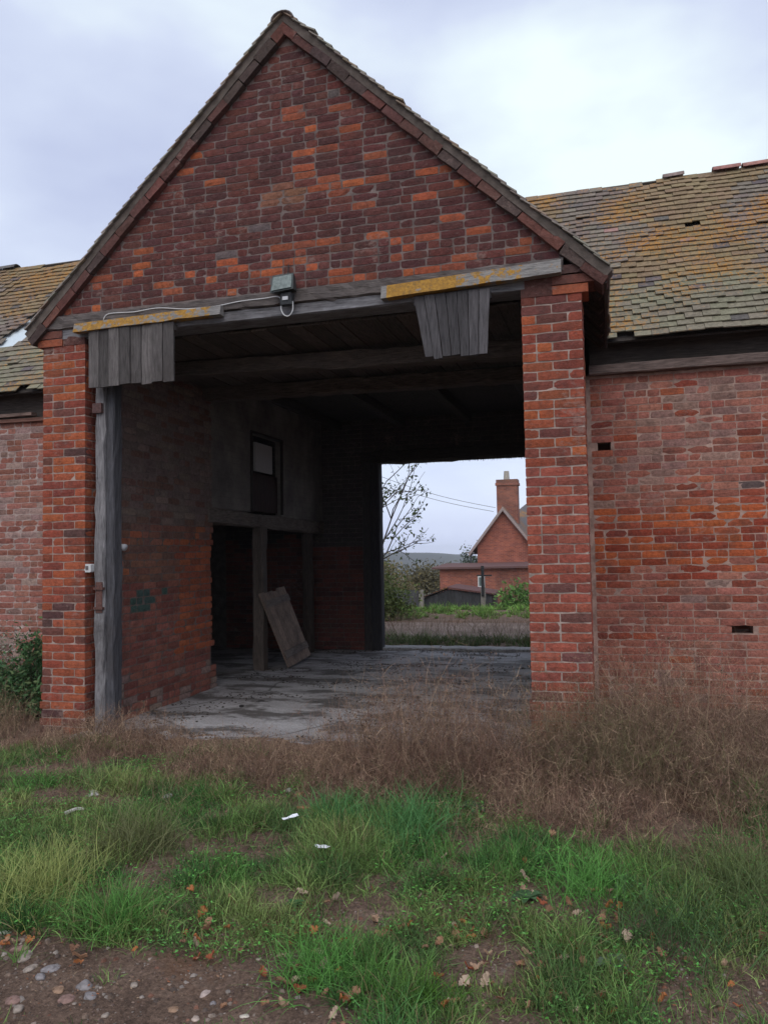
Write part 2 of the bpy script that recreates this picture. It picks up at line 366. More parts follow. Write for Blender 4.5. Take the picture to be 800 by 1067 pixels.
def pal_flank(u, z):
    """u measured along X"""
    n = nz(u, z*1.3, 24, .9)
    if 1.33+.2*nz(u,0,3,1.2) < z < 2.0+.25*nz(u,0,9,1.2) and nz(u, z, 71, .8) > -.3: return jit(pick([(.38,.095,.036), (.25,.052,.028), random.choice(RED), random.choice(PINK)], [5, 3, 2, .6+2*max(0,n)]))
    if z > 2.0:
        return jit(pick([(.27,.155,.13), random.choice(PINK), random.choice(RED), random.choice(GREY), (.34,.11,.065)], [1.4+7*max(0,n), 7, 1.6, .12, .4]))
    return jit(pick([random.choice(PINK), random.choice(RED), random.choice(GREY), (.26,.16,.14)], [9, 1.6, .12, .4+2.5*max(0,n)]))
def pal_flank_left(u, z):
    return jit(pick([(.30,.20,.175), (.30,.13,.10), (.24,.095,.07), (.2,.12,.1)], [1.5+(3 if z > 2.1 else 0), 5, 3, 1]))
def pal_inner(u, z):
    """u = Y along the porch's inner wall; traces of green paint, limewash above"""
    if 6.95 < u < 7.55 and 1.0 < z < 1.28 and nz(u, z, 2, 4) > -.15: return jit((.055,.095,.083))
    if z > 1.95: return jit(pick([(.17,.125,.108), (.20,.14,.118), (.16,.085,.066)], [4, 3, 3]))
    if u > 7.8 and .5 < z < 1.75: return jit(pick([(.36,.10,.045), (.27,.08,.045)], [2, 2]))
    if z > 1.3: return jit(pick([(.24,.105,.072), (.18,.095,.075), (.34,.11,.055)], [4, 3, 1.5]))
    return jit(pick([(.25,.09,.066), (.20,.07,.055), (.28,.105,.078), (.26,.18,.15)], [4, 3, 3, .4 if z > .35 else 3]))
def one_brick(mb, O, U, Nn, u0, u1, z0, z1, depth, col, off=0.0, wear=.0025):
    nu = 4; nzz = 2; b = len(mb.v); du = (u1-u0)/nu; grid = []
    for j in range(nzz+1):
        for i in range(nu+1):
            edge = (i in (0, nu)) + (j in (0, nzz))
            uu = u0+du*i; zz = z0+(z1-z0)*j/nzz; n_ = off + random.uniform(-.0015, .0015)
            if edge: n_ -= .0016*edge + random.random()*wear*.5; uu += (random.uniform(-.001, wear) if i == 0 else random.uniform(-wear, .001) if i == nu else 0); zz += random.uniform(-.0022, .0022) + ((.003 if j == 0 else -.003) if i in (0, nu) and j in (0, nzz) else 0)
            mb.v.append((O[0]+U[0]*uu+Nn[0]*n_, O[1]+U[1]*uu+Nn[1]*n_, zz))
    w = nu+1
    flip = (U[0]*Nn[1]-U[1]*Nn[0]) > 0      # keep normals outward
    def F(q): mb.f.append(tuple(reversed(q)) if flip else tuple(q)); mb.c.append(col)
    for j in range(nzz):
        for i in range(nu): F((b+j*w+i, b+j*w+i+1, b+(j+1)*w+i+1, b+(j+1)*w+i))
    ring = [i for i in range(w)] + [j*w+nu for j in range(1, nzz+1)] + [nzz*w+i for i in range(nu-1, -1, -1)] + [j*w for j in range(nzz-1, 0, -1)]
    bb = len(mb.v)
    for r_ in ring:
        v = mb.v[b+r_]; k = depth
        mb.v.append((v[0]-Nn[0]*k, v[1]-Nn[1]*k, v[2]))
    m = len(ring)
    for i in range(m):
        j = (i+1) % m; F((b+ring[j], b+ring[i], bb+i, bb+j))
def brickwork(mb, O, U, Nn, z0, z1, span, pal, bond='mix', depth=.03, skip=None, wear=.0025, warp=0.0, ch=.075, BL=.235):
    row = 0; z = z0
    while z + ch*.8 <= z1:
        sp = span(z+ch*.5)
        if sp is None: z += ch; row += 1; continue
        a, e_ = sp; cuts = []
        if bond == 'pier':
            Lp = e_-a; cuts = [a, a+Lp/2, e_] if row % 2 else [a, a+Lp*.24, a+Lp*.76, e_]
            if random.random() < .12: cuts = [a, a+Lp*.24, a+Lp*.5, e_]
        else:
            u = -20 + (BL/2 if row % 2 else 0) + random.uniform(-.012, .012); hd = random.random() < .22; cuts = [a]
            while u < e_-.05:
                u += BL/2 if (hd and random.random() < .6) or random.random() < .1 else BL
                if u > a+.05 and u < e_-.05: cuts.append(u+random.uniform(-.007, .007))
            cuts.append(e_)
        for i in range(len(cuts)-1):
            g = random.uniform(.0028,.0055); u0 = cuts[i]+(g if i else 0); u1 = cuts[i+1]-(g if i < len(cuts)-2 else 0)
            um = (u0+u1)/2
            if skip and skip(um, z+ch/2): continue
            off = random.uniform(-.0015, .0025)
            dz = warp*nz(um, z, 5, .7) + random.uniform(-.0015,.0015)
            wr = wear*(1.6 if random.random() < .12 else 1)
            one_brick(mb, O, U, Nn, u0, u1, z+.0045+dz, z+ch-.0045+dz, depth, pal(um, z+ch/2), off, wr)
        z += ch; row += 1
X_, Y_ = (1,0,0), (0,1,0)

# ================================================================== THE BARN
barn = thing('brick_barn', 'old red brick barn with gabled cart porch and lichened tile roof', 'barn', (0,0,0))
WY = 8.42; RY = 12.46; PY = 6.19
PXL, PXR = -5.06, -.135
roofz = lambda x: 6.27-.973*abs(x+2.56)
MTR = (.36,.275,.235)
# gable wall of the porch
zl = lambda x: roofz(x)-.155
gable = MB()
def gspan(z):
    h = (6.27-.155-z)/.973
    return (max(-2.56-h, -5.10)+.012, min(-2.56+h, -.05)-.012) if h > .08 else None
brickwork(gable, (0,PY,0), X_, (0,-1,0), 3.86, 6.1, gspan, lambda u,z: pal_gable(u+5.05, z), warp=.02, wear=.004, ch=.068, BL=.212)
gw = gable.build('gable_wall', BRICK, barn)
core = MB(); core.prism([(-5.09,3.85),(-.06,3.85),(-.06,zl(-.06)),(-2.56,zl(-2.56)),(-5.09,zl(-5.09))], PY+.005, PY+.33, (.18,.14,.128)); core.build('mortar_bed', MORTAR, gw)
# verge: course of bricks on edge following the slope
verge = MB()
for sgn in (-1, 1):
    L_ = 2.66/math.cos(math.atan(.973)); n = 17; d = Vector((sgn*1, 0, -.973)).normalized(); up = Vector((sgn*.973, 0, 1)).normalized()
    for i in range(n):
        t0 = L_*i/n+.004; t1 = L_*(i+1)/n-.004; apex = Vector((-2.56, 0, 6.27))
        c = jit(pick([(.11,.052,.045), (.15,.062,.05), (.08,.055,.05)], [4, 2.5, 3] if sgn < 0 else [5,1.2,5]))
        P = []
        for yy in (PY-.055, PY+.2):
            for (t, w_) in ((t0, -.125), (t1, -.118), (t1, -.04), (t0, -.04)):
                q = apex + d*t + up*w_; P.append((q.x+random.uniform(-.006,.006), yy+(random.uniform(-.01,.01)), q.z+random.uniform(-.006,.006)))
        verge.hexa(P, c)
verge.build('verge_course', BRICK, barn)
m = MB()
for sgn in (-1, 1):                                    # mortar fillet under the tile edges
    d = Vector((sgn*1, 0, -.973)).normalized(); up = Vector((sgn*.973, 0, 1)).normalized(); apex = Vector((-2.56, 0, 6.27)); n = 40
    for i in range(n):
        t0 = 3.69*i/n; t1 = 3.69*(i+1)/n; P = []
        for yy in (PY-.06, PY+.1):
            for (t, w_) in ((t0, -.05), (t1, -.05), (t1, .018), (t0, .018)): q = apex+d*t+up*(w_+.006*nz(t*5, sgn)); P.append((q.x, yy+.008*nz(t*7, sgn, 3), q.z))
        m.hexa(P, (.12,.098,.085))
m.build('mortar_fillet', MORTAR, barn)
# piers
for (name, a, b, pal, lab, dep) in (('pier', PXL, -4.60, pal_pier_left, 'bright orange-red left pier of the porch', .42), ('pier', -.60, PXR, pal_pier, 'taller looking right pier rising out of dry weeds', .46)):
    m = MB(); batter = lambda z: .015 if z > .55 else .0
    brickwork(m, (0,PY,0), X_, (0,-1,0), -.24, 3.58, lambda z: (a+(.0 if z > .5 else random.uniform(-.03,.0)), b), pal, 'pier', depth=.1)
    # return faces
    brickwork(m, (b,0,0), Y_, (1,0,0), -.24, 3.58, lambda z: (PY+.012, PY+dep), pal, 'pier')
    brickwork(m, (a,0,0), Y_, (-1,0,0), -.24, 3.58, lambda z: (PY+.012, PY+dep), pal, 'pier')
    # corbelled bricks at the eaves
    s = -1 if a < -3 else 1; edge = a if s < 0 else b
    for k, (z, out) in enumerate(((3.575,.05),(3.65,.105),(3.728,.12))):
        x0, x1 = sorted((edge+s*out, edge-s*(.22 if k < 2 else .16)))
        cc = jit([(.33,.095,.05),(.16,.06,.048),(.1,.055,.05)][k])
        m.box(x0, x1, PY-.012-.006*k, PY+.25, z+.003, z+.07, cc)
    if s > 0: m.box(a, b-.2, PY-.004, PY+.25, 3.578, 3.735, (.11,.05,.043))
    else: m.box(a+.23, b, PY-.004, PY+.25, 3.578, 3.735, (.11,.05,.043))
    p = m.build('pier', BRICK, barn); p['label'] = lab
    c = MB(); c.box(a+.005, b-.005, PY+.005, PY+dep, -.3, 3.66, MTR if s < 0 else (.37,.29,.25)); c.build('mortar_bed', MORTAR, p)
# porch side walls (outer + inner faces)
m = MB()
brickwork(m, (-4.60,0,0), Y_, (1,0,0), -.24, 3.6, lambda z: (PY+.42, 8.64+(-.05 if z < 1.9 else 0)+.06*nz(0,z,0,3)+random.uniform(-.03,.03)+(.10 if z < .25 else -.06 if z < .5 else 0)), pal_inner, warp=.01, wear=.005)
brickwork(m, (PXL,0,0), Y_, (-1,0,0), -.24, 3.6, lambda z: (PY+.42, WY), pal_pier)
pw = m.build('porch_side_wall', BRICK, barn); pw['label'] = 'inner side wall with patchy paint and broken brick end'
c = MB(); c.box(PXL+.005, -4.605, PY+.42, 8.56, -.3, 3.62, (.17,.13,.115)); c.build('mortar_bed', MORTAR, pw)
m = MB()
brickwork(m, (PXR-.07,0,0), Y_, (1,0,0), -.24, 3.6, lambda z: (PY+.46, WY), pal_pier)
brickwork(m, (-.60,0,0), Y_, (-1,0,0), -.24, 3.6, lambda z: (PY+.46, 8.62), pal_inner)
pw = m.build('porch_side_wall', BRICK, barn)
c = MB(); c.box(-.589, PXR-.078, PY+.46, 8.6, -.3, 3.62, (.2,.16,.14)); c.build('mortar_bed', MORTAR, pw)
# flank walls
m = MB()
H1 = lambda u, z: (-.045 < u < .055 and 2.6 < z < 2.69); 
def skipR(u, z): return (-.10 < u < .10 and 2.60 < z < 2.68) or (1.11 < u < 1.33 and .74 < z < .815)
brickwork(m, (0,WY,0), X_, (0,-1,0), -.24, 3.39, lambda z: (PXR+.005, 7.6), pal_flank, skip=skipR, warp=.012)
fw = m.build('flank_wall', BRICK, barn); fw['label'] = 'right flank wall of mixed red and pinkish lime-stained brick'
c = MB(); f0 = WY+.004; B = (.38,.26,.215)
# mortar core left open behind the missing bricks
for x0, x1, z0, z1 in ((PXR-.1,7.6,-.3,.735),(PXR-.1,1.10,.735,.82),(1.34,7.6,.735,.82),(PXR-.1,7.6,.82,2.59),(PXR-.1,-.07,2.59,2.70),(.06,7.6,2.59,2.70),(PXR-.1,7.6,2.70,3.40)):
    c.box(x0, x1, f0, WY+.2, z0, z1, B)
c.build('mortar_bed', MORTAR, fw)
c = MB(); c.box(PXR-.1, 7.6, WY+.2, WY+.33, -.3, 3.4, (.4,.4,.4)); c.build('inner_leaf', FARBRICK, fw)
m = MB(); brickwork(m, (0,WY,0), X_, (0,-1,0), -.24, 3.39, lambda z: (-10.8, PXL-.005), pal_flank_left, warp=.012)
fl = m.build('flank_wall', BRICK, barn); fl['label'] = 'left flank wall of faded pinkish brick'
c = MB(); c.box(-10.8, -4.75, f0, WY+.33, -.3, 3.4, (.40,.31,.28)); c.build('mortar_bed', MORTAR, fl)
# rear wall with its big doorway
m = MB()
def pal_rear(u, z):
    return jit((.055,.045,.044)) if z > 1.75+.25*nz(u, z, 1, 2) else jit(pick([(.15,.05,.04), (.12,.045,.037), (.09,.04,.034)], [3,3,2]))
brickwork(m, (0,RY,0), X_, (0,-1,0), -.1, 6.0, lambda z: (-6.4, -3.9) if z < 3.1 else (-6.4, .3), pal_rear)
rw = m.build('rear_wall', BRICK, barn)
c = MB(); c.box(-10.8, -3.9, RY+.008, RY+.3, -.3, 3.8, (.12,.1,.09)); c.box(-.28, 7.6, RY+.008, RY+.3, -.3, 3.8, (.2,.16,.14)); c.box(-3.9, -.28, RY+.008, RY+.3, 3.08, 3.8, (.1,.08,.07))
c.build('mortar_bed', MORTAR, rw)
c = MB(); c.box(-10.8,-4.75,RY+.3,RY+.34,-.3,3.8,(1,1,1)); c.box(-.28,7.6,RY+.3,RY+.34,-.3,3.8,(1,1,1)); c.box(-4.75,-3.9,RY+.3,RY+.34,-.3,3.8,(1,1,1)); c.build('outer_leaf', FARBRICK, rw)
m = MB(); m.timber((-3.66,RY+.02,-.02),(-3.66,RY+.02,3.06), X_, Y_, .17, .22, (.045,.042,.045), 10, .006); m.timber((-3.80,RY-.0,0),(-3.80,RY-.0,3.1), X_, Y_, .16, .12, (.06,.052,.05), 10, .006)
build_each(m, 'rear_door_post', WOOD_Z, barn)
m = MB(); m.timber((-3.9,RY+.06,3.16),(.1,RY+.06,3.19), Y_, (0,0,1), .24, .2, (.05,.042,.038), 24, .014)
lt = m.build('rear_lintel', WOOD_X, barn)
m = MB()
for i in range(420):                                   # cobwebs and straw hanging along the lintel
    x = random.uniform(-3.55, -.3); l = random.uniform(.01,.05)+.02*max(0, nz(x,0,0,3)); y = RY+random.uniform(-.05,.15)
    m.face([(x,y,3.08),(x+.008,y,3.08),(x+random.uniform(-.01,.01),y+.01,3.07-l)], (.03,.027,.025))
m.build('straw_fringe', TWIG, lt)['kind'] = 'stuff'
m = MB()
for x in (-10.8, 7.3): m.prism([(0,0),(1,0),(1,1),(0,1)], 0, .01) if False else m.hexa([(x,WY+.33,-.3),(x+.3,WY+.33,-.3),(x+.3,RY,-.3),(x,RY,-.3),(x,WY+.33,3.7),(x+.3,WY+.33,3.7),(x+.3,RY,3.7),(x,RY,3.7)], (1,1,1))
for x in (-10.8, 7.3):
    m.hexa([(x,WY,3.7),(x+.3,WY,3.7),(x+.3,RY+.3,3.7),(x,RY+.3,3.7),(x,10.40,6.1),(x+.3,10.40,6.1),(x+.3,10.5,6.1),(x,10.5,6.1)], (1,1,1))
build_each(m, 'end_wall', FARBRICK, barn)
# lintel timbers over the porch opening
LT = (.135,.115,.108)
m = MB(); m.timber((-5.0,PY+.1,3.79),(-.27,PY+.1,3.80), Y_, (0,0,1), .26, .13, LT, 70, .009, ends=.01); m.build('lintel_beam', WOOD_X, barn)
m = MB(); m.timber((-5.0,PY+.12,3.682),(-.57,PY+.12,3.69), Y_, (0,0,1), .25, .105, (.20,.195,.205), 40, .003); m.box(-5.0,-.3,PY+.06,PY+.2,3.66,3.86,(.08,.07,.065))
m.build('lower_lintel_board', WOOD_X, barn)
# lichened drip boards
def lboard(x0, z0, x1, z1, lich, h=.085):
    b_ = MB(); n = 30; s0 = random.random()*9
    for i in range(n):
        t0 = i/n; t1 = (i+1)/n; xa = x0+(x1-x0)*t0; xb = x0+(x1-x0)*t1; za = z0+(z1-z0)*t0; zb = z0+(z1-z0)*t1
        wob = lambda t: .007*nz(t*n*.25, s0)
        k = lich((t0+t1)/2)
        P = [(xa,PY-.10,za+wob(t0)),(xb,PY-.10,zb+wob(t1)),(xb,PY-.02,zb+.0),(xa,PY-.02,za+.0),(xa,PY-.075,za+h),(xb,PY-.075,zb+h),(xb,PY-.02,zb+h+.012),(xa,PY-.02,za+h+.012)]
        b_.hexa(P, (k,k,k))
    return b_.build('drip_board', LICHEN, barn)
lboard(-4.66, 3.665, -3.17, 3.685, lambda t: .06 if t < .93 else -.2).__setitem__('label', 'short drip board covered in yellow lichen')
lboard(-1.72, 3.665, -.28, 3.72, lambda t: .2 if .04 < t < .42 else (-.2 if t <= .04 else .02 if t < .8 else -.12), .11).__setitem__('label', 'right drip board half covered in orange lichen')
# plank cladding remnants
def cladding(tops, bots, y, col):
    m = MB(); n = len(tops)-1
    for i in range(n):
        a0, a1 = tops[i]+.003, tops[i+1]-.003; (b0, zb0), (b1, zb1) = bots[i], bots[i+1]
        b0 += .003; b1 -= .003; k = random.uniform(.6, 1.35); yy = y+random.uniform(-.01,.008); zb = (zb0+zb1)/2+random.uniform(-.012,.012)
        cc = (col[0]*k, col[1]*k, col[2]*k)
        seg = 6
        for s_ in range(seg):
            t0 = s_/seg; t1 = (s_+1)/seg; r_ = lambda q: .003*nz(q*7, i*3.1)
            f = lambda A, B_, t: A+(B_-A)*t+r_(t)
            za = 3.67+(zb-3.67)*t0; zc = 3.67+(zb-3.67)*t1
            m.hexa([(f(a0,b0,t1),yy,zc),(f(a1,b1,t1),yy,zc+(.006*(i%2) if s_==seg-1 else 0)),(f(a1,b1,t1),yy+.018,zc),(f(a0,b0,t1),yy+.018,zc),(f(a0,b0,t0),yy,za),(f(a1,b1,t0),yy,za),(f(a1,b1,t0),yy+.018,za),(f(a0,b0,t0),yy+.018,za)], cc)
    m.box(tops[0], tops[-1], y+.022, y+.06, 3.60, 3.655, (col[0]*.8,col[1]*.8,col[2]*.8))
    return m.build('cladding_panel', WOOD_Z, barn)
xs = np.linspace(-4.51, -3.63, 9)
cladding(list(xs), [(x, 3.145) for x in xs], PY-.075, (.125,.112,.108))['label'] = 'square panel of upright grey planks on the left'
xt = np.linspace(-1.46, -.83, 8); xb_ = np.linspace(-1.37, -.865, 8)
cladding(list(xt), [(x, 3.15+.02*math.sin(i*2.3)) for i, x in enumerate(xb_)], PY-.05, (.088,.082,.086))['label'] = 'ragged tapering dark plank panel on the right'
# weathered post with rusty pintle
m = MB(); m.timber((-4.495,PY+.15,-.12),(-4.485,PY+.15,3.64), X_, Y_, .10, .18, (.22,.21,.215), 26, .011); m.timber((-4.405,PY+.16,-.12),(-4.40,PY+.16,3.64), X_, Y_, .085, .13, (.085,.083,.092), 26, .008)
post = m.build('door_post', WOOD_Z, barn)
m = MB()
for z in (1.12, 1.30): m.box(-4.535, -4.44, PY+.035, PY+.075, z, z+.022, (.10,.045,.035))
m.box(-4.52, -4.455, PY+.05, PY+.072, 1.09, 1.37, (.11,.05,.04)); m.build('rusty_pintle', METAL, post)
m = MB(); m.box(-4.545,-4.45,PY+.03,PY+.068,2.93,3.02,(.09,.045,.04)); m.build('rusty_pintle', METAL, post)
# porch ceiling boards and joists
m = MB(); x = -4.6
while x < -.62:
    w = random.uniform(.14, .2); k = random.uniform(.7, 1.25); z = 3.61+random.uniform(-.006,.006)
    m.box(x+.004, min(x+w, -.6)-.004, PY+.24, WY+.16, z, z+.02, (.10*k,.078*k,.066*k)); x += w
m.build('ceiling_boards', WOOD_Y, barn)
for (y, z0, z1, h) in ((7.28,3.54,3.44,.16),(WY+.07,3.53,3.47,.16)):
    m = MB(); m.timber((-4.66,y,z0),(-.5,y,z1), Y_, (0,0,1), .18, h, (.105,.082,.07), 30, .014); m.build('joist', WOOD_X, barn)
m = MB(); m.box(-4.6,-.6,WY+.0,WY+.14,3.625,6.2,(.035,.03,.028)); m.build('porch_back_boarding', WOOD_X, barn) if False else None
# wall plates under the eaves
m = MB(); m.timber((PXR+.003,WY-.035,3.435),(7.6,WY-.035,3.44), Y_, (0,0,1), .12, .10, (.17,.125,.11), 40, .006); build_each(m, 'wall_plate', WOOD_X, barn)
m = MB(); m.timber((-10.8,WY-.02,3.425),(-7.0,WY-.02,3.44), Y_, (0,0,1), .1, .045, (.22,.15,.125), 20, .004); m.timber((-10.8,WY,3.37),(PXL-.003,WY,3.37), Y_, (0,0,1), .09, .05, (.17,.085,.065), 20, .004)
build_each(m, 'wall_plate', WOOD_X, barn)
m = MB(); m.box(PXR+.01,7.6,WY+.09,WY+.13,3.4,3.84,(.075,.06,.052)); m.box(-10.8,PXL-.01,WY+.09,WY+.13,3.4,3.84,(.075,.06,.052)); build_each(m, 'eaves_board', WOOD_X, barn)

# ------------------------------------------------------------------ roofs of real tiles
MS = 1.155; EY, EZ = 8.2, 3.70; RL = 10.45                         # main slope: z = EZ + (y-EY)*MS
sl = Vector((0, 1, MS)).normalized(); nl = Vector((0, -MS, 1)).normalized()
def hit_main(px, py):
    d = ray(px, py); t = (EZ-EYE[2]-EY*MS)/(d[2]-d[1]*MS); p = EYE+d*t
    return p[0], (p[1]-EY)/sl.y
gap = [hit_main(*p) for p in ((-60,372),(0,357),(22,340),(37,325),(44,326),(36,340),(28,354),(0,364),(-60,380))]
def inpoly(x, y, P):
    c = False; j = len(P)-1
    for i in range(len(P)):
        if (P[i][1] > y) != (P[j][1] > y) and x < (P[j][0]-P[i][0])*(y-P[i][1])/(P[j][1]-P[i][1])+P[i][0]: c = not c
        j = i
    return c
slipped = [hit_main(*p) for p in ((582+0,0),)]
chips = [hit_main(*p) for p in ((722,233),)]
def tile_col(x, s, L_):
    n = nz(x, s*1.3, 31, .55); f = s/L_
    r = random.random(); J = .11
    if r < .008: return jit((.33,.21,.18))
    if x > 0 and abs(s-.35-.0*x) < .06 and random.random() < .14: return jit((.34,.22,.19))
    if r < .05: return jit((.12,.105,.10))
    if f < .3: return jit((.19,.172,.125), J)
    if n > .15: return jit((.21,.155,.095), J)
    return jit((.18,.15,.125), J)
def tiles(mb, P0, uax, s_ax, n_ax, u0, u1, Ls, keep, col, sag, kick=.019, GA=.106):
    rows = int(Ls/GA); uax = Vector(uax); P0 = Vector(P0)
    for r_ in range(rows):
        s0 = r_*GA; u = u0 + (.083 if r_ % 2 else 0) - .165
        rj = random.uniform(-.004, .004)
        while u < u1:
            w = .165
            if u < u0-.1: u += w; continue
            if u < u0: w = u+w-u0; u = u0
            uc = u+w/2
            if keep(uc, s0+.05):
                j = [random.uniform(-.005,.005) for _ in range(6)]
                lift = .003*random.random() + (.018 if random.random() < .015 else 0)
                base = sag(uc, s0)
                def pt(uu, ss, nn): v = P0 + uax*uu + s_ax*ss + n_ax*nn; return (v.x, v.y, v.z)
                g = .0015; yaw_ = random.uniform(-.003,.003)
                sa = s0+rj+j[0]; sb = s0+GA+.045
                nb = base+kick+lift; nt_ = sag(uc, s0+GA)+.002
                P = [pt(u+g+j[1]*.3, sa, nb),pt(u+w-g, sa+yaw_, nb+j[2]*.5),pt(u+w-g, sb, nt_),pt(u+g, sb, nt_),
                     pt(u+g+j[1]*.3, sa, nb+.013),pt(u+w-g, sa+yaw_, nb+.013+j[2]*.5),pt(u+w-g, sb, nt_+.008),pt(u+g, sb, nt_+.008)]
                mb.hexa(P, col(uc, s0))
            u += w
Lm = (RL-EY)/sl.y
sagm = lambda u, s: .045*nz(u, s, 2, .9) + .02*nz(u, s, 8, 2.6) - .03*math.sin(math.pi*min(1, max(0, s/Lm)))
def keep_main(u, s):
    z = EZ + s*sl.z
    if abs(u+2.56) < (6.27-z)/.973-.02: return False
    if inpoly(u, s, gap): return False
    for cx_, cs in chips:
        if abs(u-cx_) < .085 and abs(s-cs) < .05: return False
    if s < .08 and nz(u, 0, 0, 2.2) > .5: return False
    if s > Lm-.12 and nz(u, 3, 0, 1.2) > .3: return False
    return True
m = MB(); tiles(m, (0,EY,EZ), X_, sl, nl, -10.9, 7.7, Lm, keep_main, lambda u, s: tile_col(u, s, Lm), sagm)
roof = m.build('roof_tiles', TILE, barn); m = MB()
# porch slopes
for sg in (-1, 1):
    s_ax = Vector((-sg, 0, .973)).normalized(); n_ax = Vector((sg*.973, 0, 1)).normalized()
    P0 = Vector((-2.56+sg*2.62, 0, 6.27-.973*2.62)); Lp = 2.62/abs(s_ax.x)
    def keepp(u, s, s_ax=s_ax, P0=P0): z = P0.z+s*s_ax.z; return u < EY+(z-EZ)/MS+.12
    tiles(m, P0, Y_, s_ax, n_ax, PY-.09, RL+.1, Lp, keepp, lambda u, s: jit(pick([(.26,.235,.20),(.21,.18,.155),(.25,.19,.14)],[3,3,2])), lambda u, s: .006+.025*nz(u, s, 5, 1.6), .016)
m.build('porch_roof_tiles', OLDTILE, barn)
# ridges
def halfround(mb, p0, p1, r, col):
    p0 = Vector(p0); p1 = Vector(p1); d = (p1-p0).normalized(); sd_ = d.cross(Vector((0,0,1))).normalized(); b = len(mb.v); n = 8
    for q in (p0, p1):
        for rr in (r, r-.014):
            for k in range(n+1):
                t = math.pi*k/n; mb.v.append(tuple(q+sd_*math.cos(t)*rr+Vector((0,0,math.sin(t)*rr*.75-.03))))
    w = n+1
    for k in range(n):
        for q in ((b+k, b+k+1, b+2*w+k+1, b+2*w+k), (b+w+k+1, b+w+k, b+3*w+k, b+3*w+k+1), (b+k+1, b+k, b+w+k, b+w+k+1), (b+2*w+k, b+2*w+k+1, b+3*w+k+1, b+3*w+k)): mb.f.append(q); mb.c.append(col)
m = MB()
def ridge_x(px): return at(px, 190, RL)[0]
for (pa, pb, cc) in ((742,772,(.32,.15,.13)),(773,803,(.34,.17,.14)),(804,835,(.2,.13,.11)),(690,713,(.24,.18,.16)),(2,20,(.13,.12,.115))):
    xa, xb = ridge_x(pa), ridge_x(pb)
    halfround(m, (xa,RL,6.30+random.uniform(-.005,.01)), (xb-.01,RL,6.31), .10, cc)
x = 2.5
while x < 7.5: halfround(m, (x,RL,6.3),(x+.32,RL,6.3+random.uniform(-.01,.01)), .1, jit((.16,.12,.1))); x += .33 if random.random() > .2 else .66
y = PY-.1
while y < RL-.1: halfround(m, (-2.56,y,6.235),(-2.56,y+.31,6.23+random.uniform(-.006,.006)), .105, jit((.125,.105,.095))); y += .32
build_each(m, 'ridge_tile', OLDTILE, roof, True)
# sarking boards below the tiles, rear slope, pale sheet showing through the gap, rafters
m = MB()
def slab(P, th, col):
    P = [Vector(p) for p in P]; n_ = (P[1]-P[0]).cross(P[3]-P[0]).normalized()*th
    m.hexa([tuple(p-n_) for p in P]+[tuple(p) for p in P], col)
dk = (.05,.042,.038); o_ = nl*-.055
def q3(x, y): return (x, y+o_.y, EZ+(y-EY)*MS+o_.z)
slab([q3(-10.9,EY+.03), q3(-5.12,EY+.03), q3(-2.56,RL-.03), q3(-10.9,RL-.03)], .02, dk)
slab([q3(.02,EY+.03), q3(7.7,EY+.03), q3(7.7,RL-.03), q3(-2.56,RL-.03)], .02, dk)
zr = EZ+(RL-EY)*MS
slab([(7.7,RL,zr-.01),(-10.9,RL,zr-.01),(-10.9,RL+2.45,zr-.01-2.45*MS),(7.7,RL+2.45,zr-.01-2.45*MS)][::-1], .04, (.12,.1,.08))
for sg in (-1, 1):
    x0 = -2.56+sg*2.6; z0 = roofz(x0)-.085; zt = 6.27-.085
    P = [(x0,PY-.03,z0),(-2.56,PY-.03,zt),(-2.56,RL,zt),(x0,EY+.1,z0)]
    slab(P if sg < 0 else P[::-1], .02, dk)
m.build('sarking_boards', WOOD_Y, roof)
m = MB(); gx = [g for g in gap]
P = []
for (u, s) in ((-9.0,gap[1][1]-.25),(gap[3][0]+.25,gap[1][1]-.25),(gap[3][0]+.25,gap[3][1]+.12),(-9.0,gap[3][1]+.12)):
    v = Vector((0,EY,EZ))+Vector(X_)*u+sl*s-nl*.034; P.append(tuple(v))
m.face(P, (.55,.62,.66)); m.build('pale_sheet', PAPER, roof)
m = MB()
for x in np.arange(-10.4, 7.5, .42):
    if -5.0 < x < -.1: continue
    a = Vector((x,WY+.16,EZ+(WY+.16-EY)*MS))-nl*.13; b = Vector((x,RL-.05,EZ+(RL-.05-EY)*MS))-nl*.13
    m.timber(a, b, X_, nl, .07, .1, (.07,.055,.048), 3, .003)
for x in np.arange(-10.4, 7.5, .42):
    m.timber((x,RL+.06,zr-.25),(x,RL+2.35,zr-.1-2.4*MS), X_, (0,MS,1), .07, .1, (.06,.048,.042), 3, .003)
for y in np.arange(PY+.35, EY, .4):
    m.timber((.02,y,3.64),(-.4,y,3.64+.42*.973), Y_, (.973,0,1), .06, .08, (.075,.06,.05), 2, .003)
    m.timber((-5.14,y,3.64),(-4.72,y,3.64+.42*.973), Y_, (-.973,0,1), .06, .08, (.075,.06,.05), 2, .003)
build_each(m, 'rafter', WOOD_Y, roof)
m = MB(); m.timber((.045,PY-.03,3.665),(.045,EY,3.665), X_, (0,0,1), .02, .10, (.06,.05,.045), 10, .003); m.timber((-5.165,PY-.03,3.665),(-5.165,EY,3.665), X_, (0,0,1), .02, .10, (.06,.05,.045), 10, .003)
build_each(m, 'fascia_board', WOOD_Y, barn)

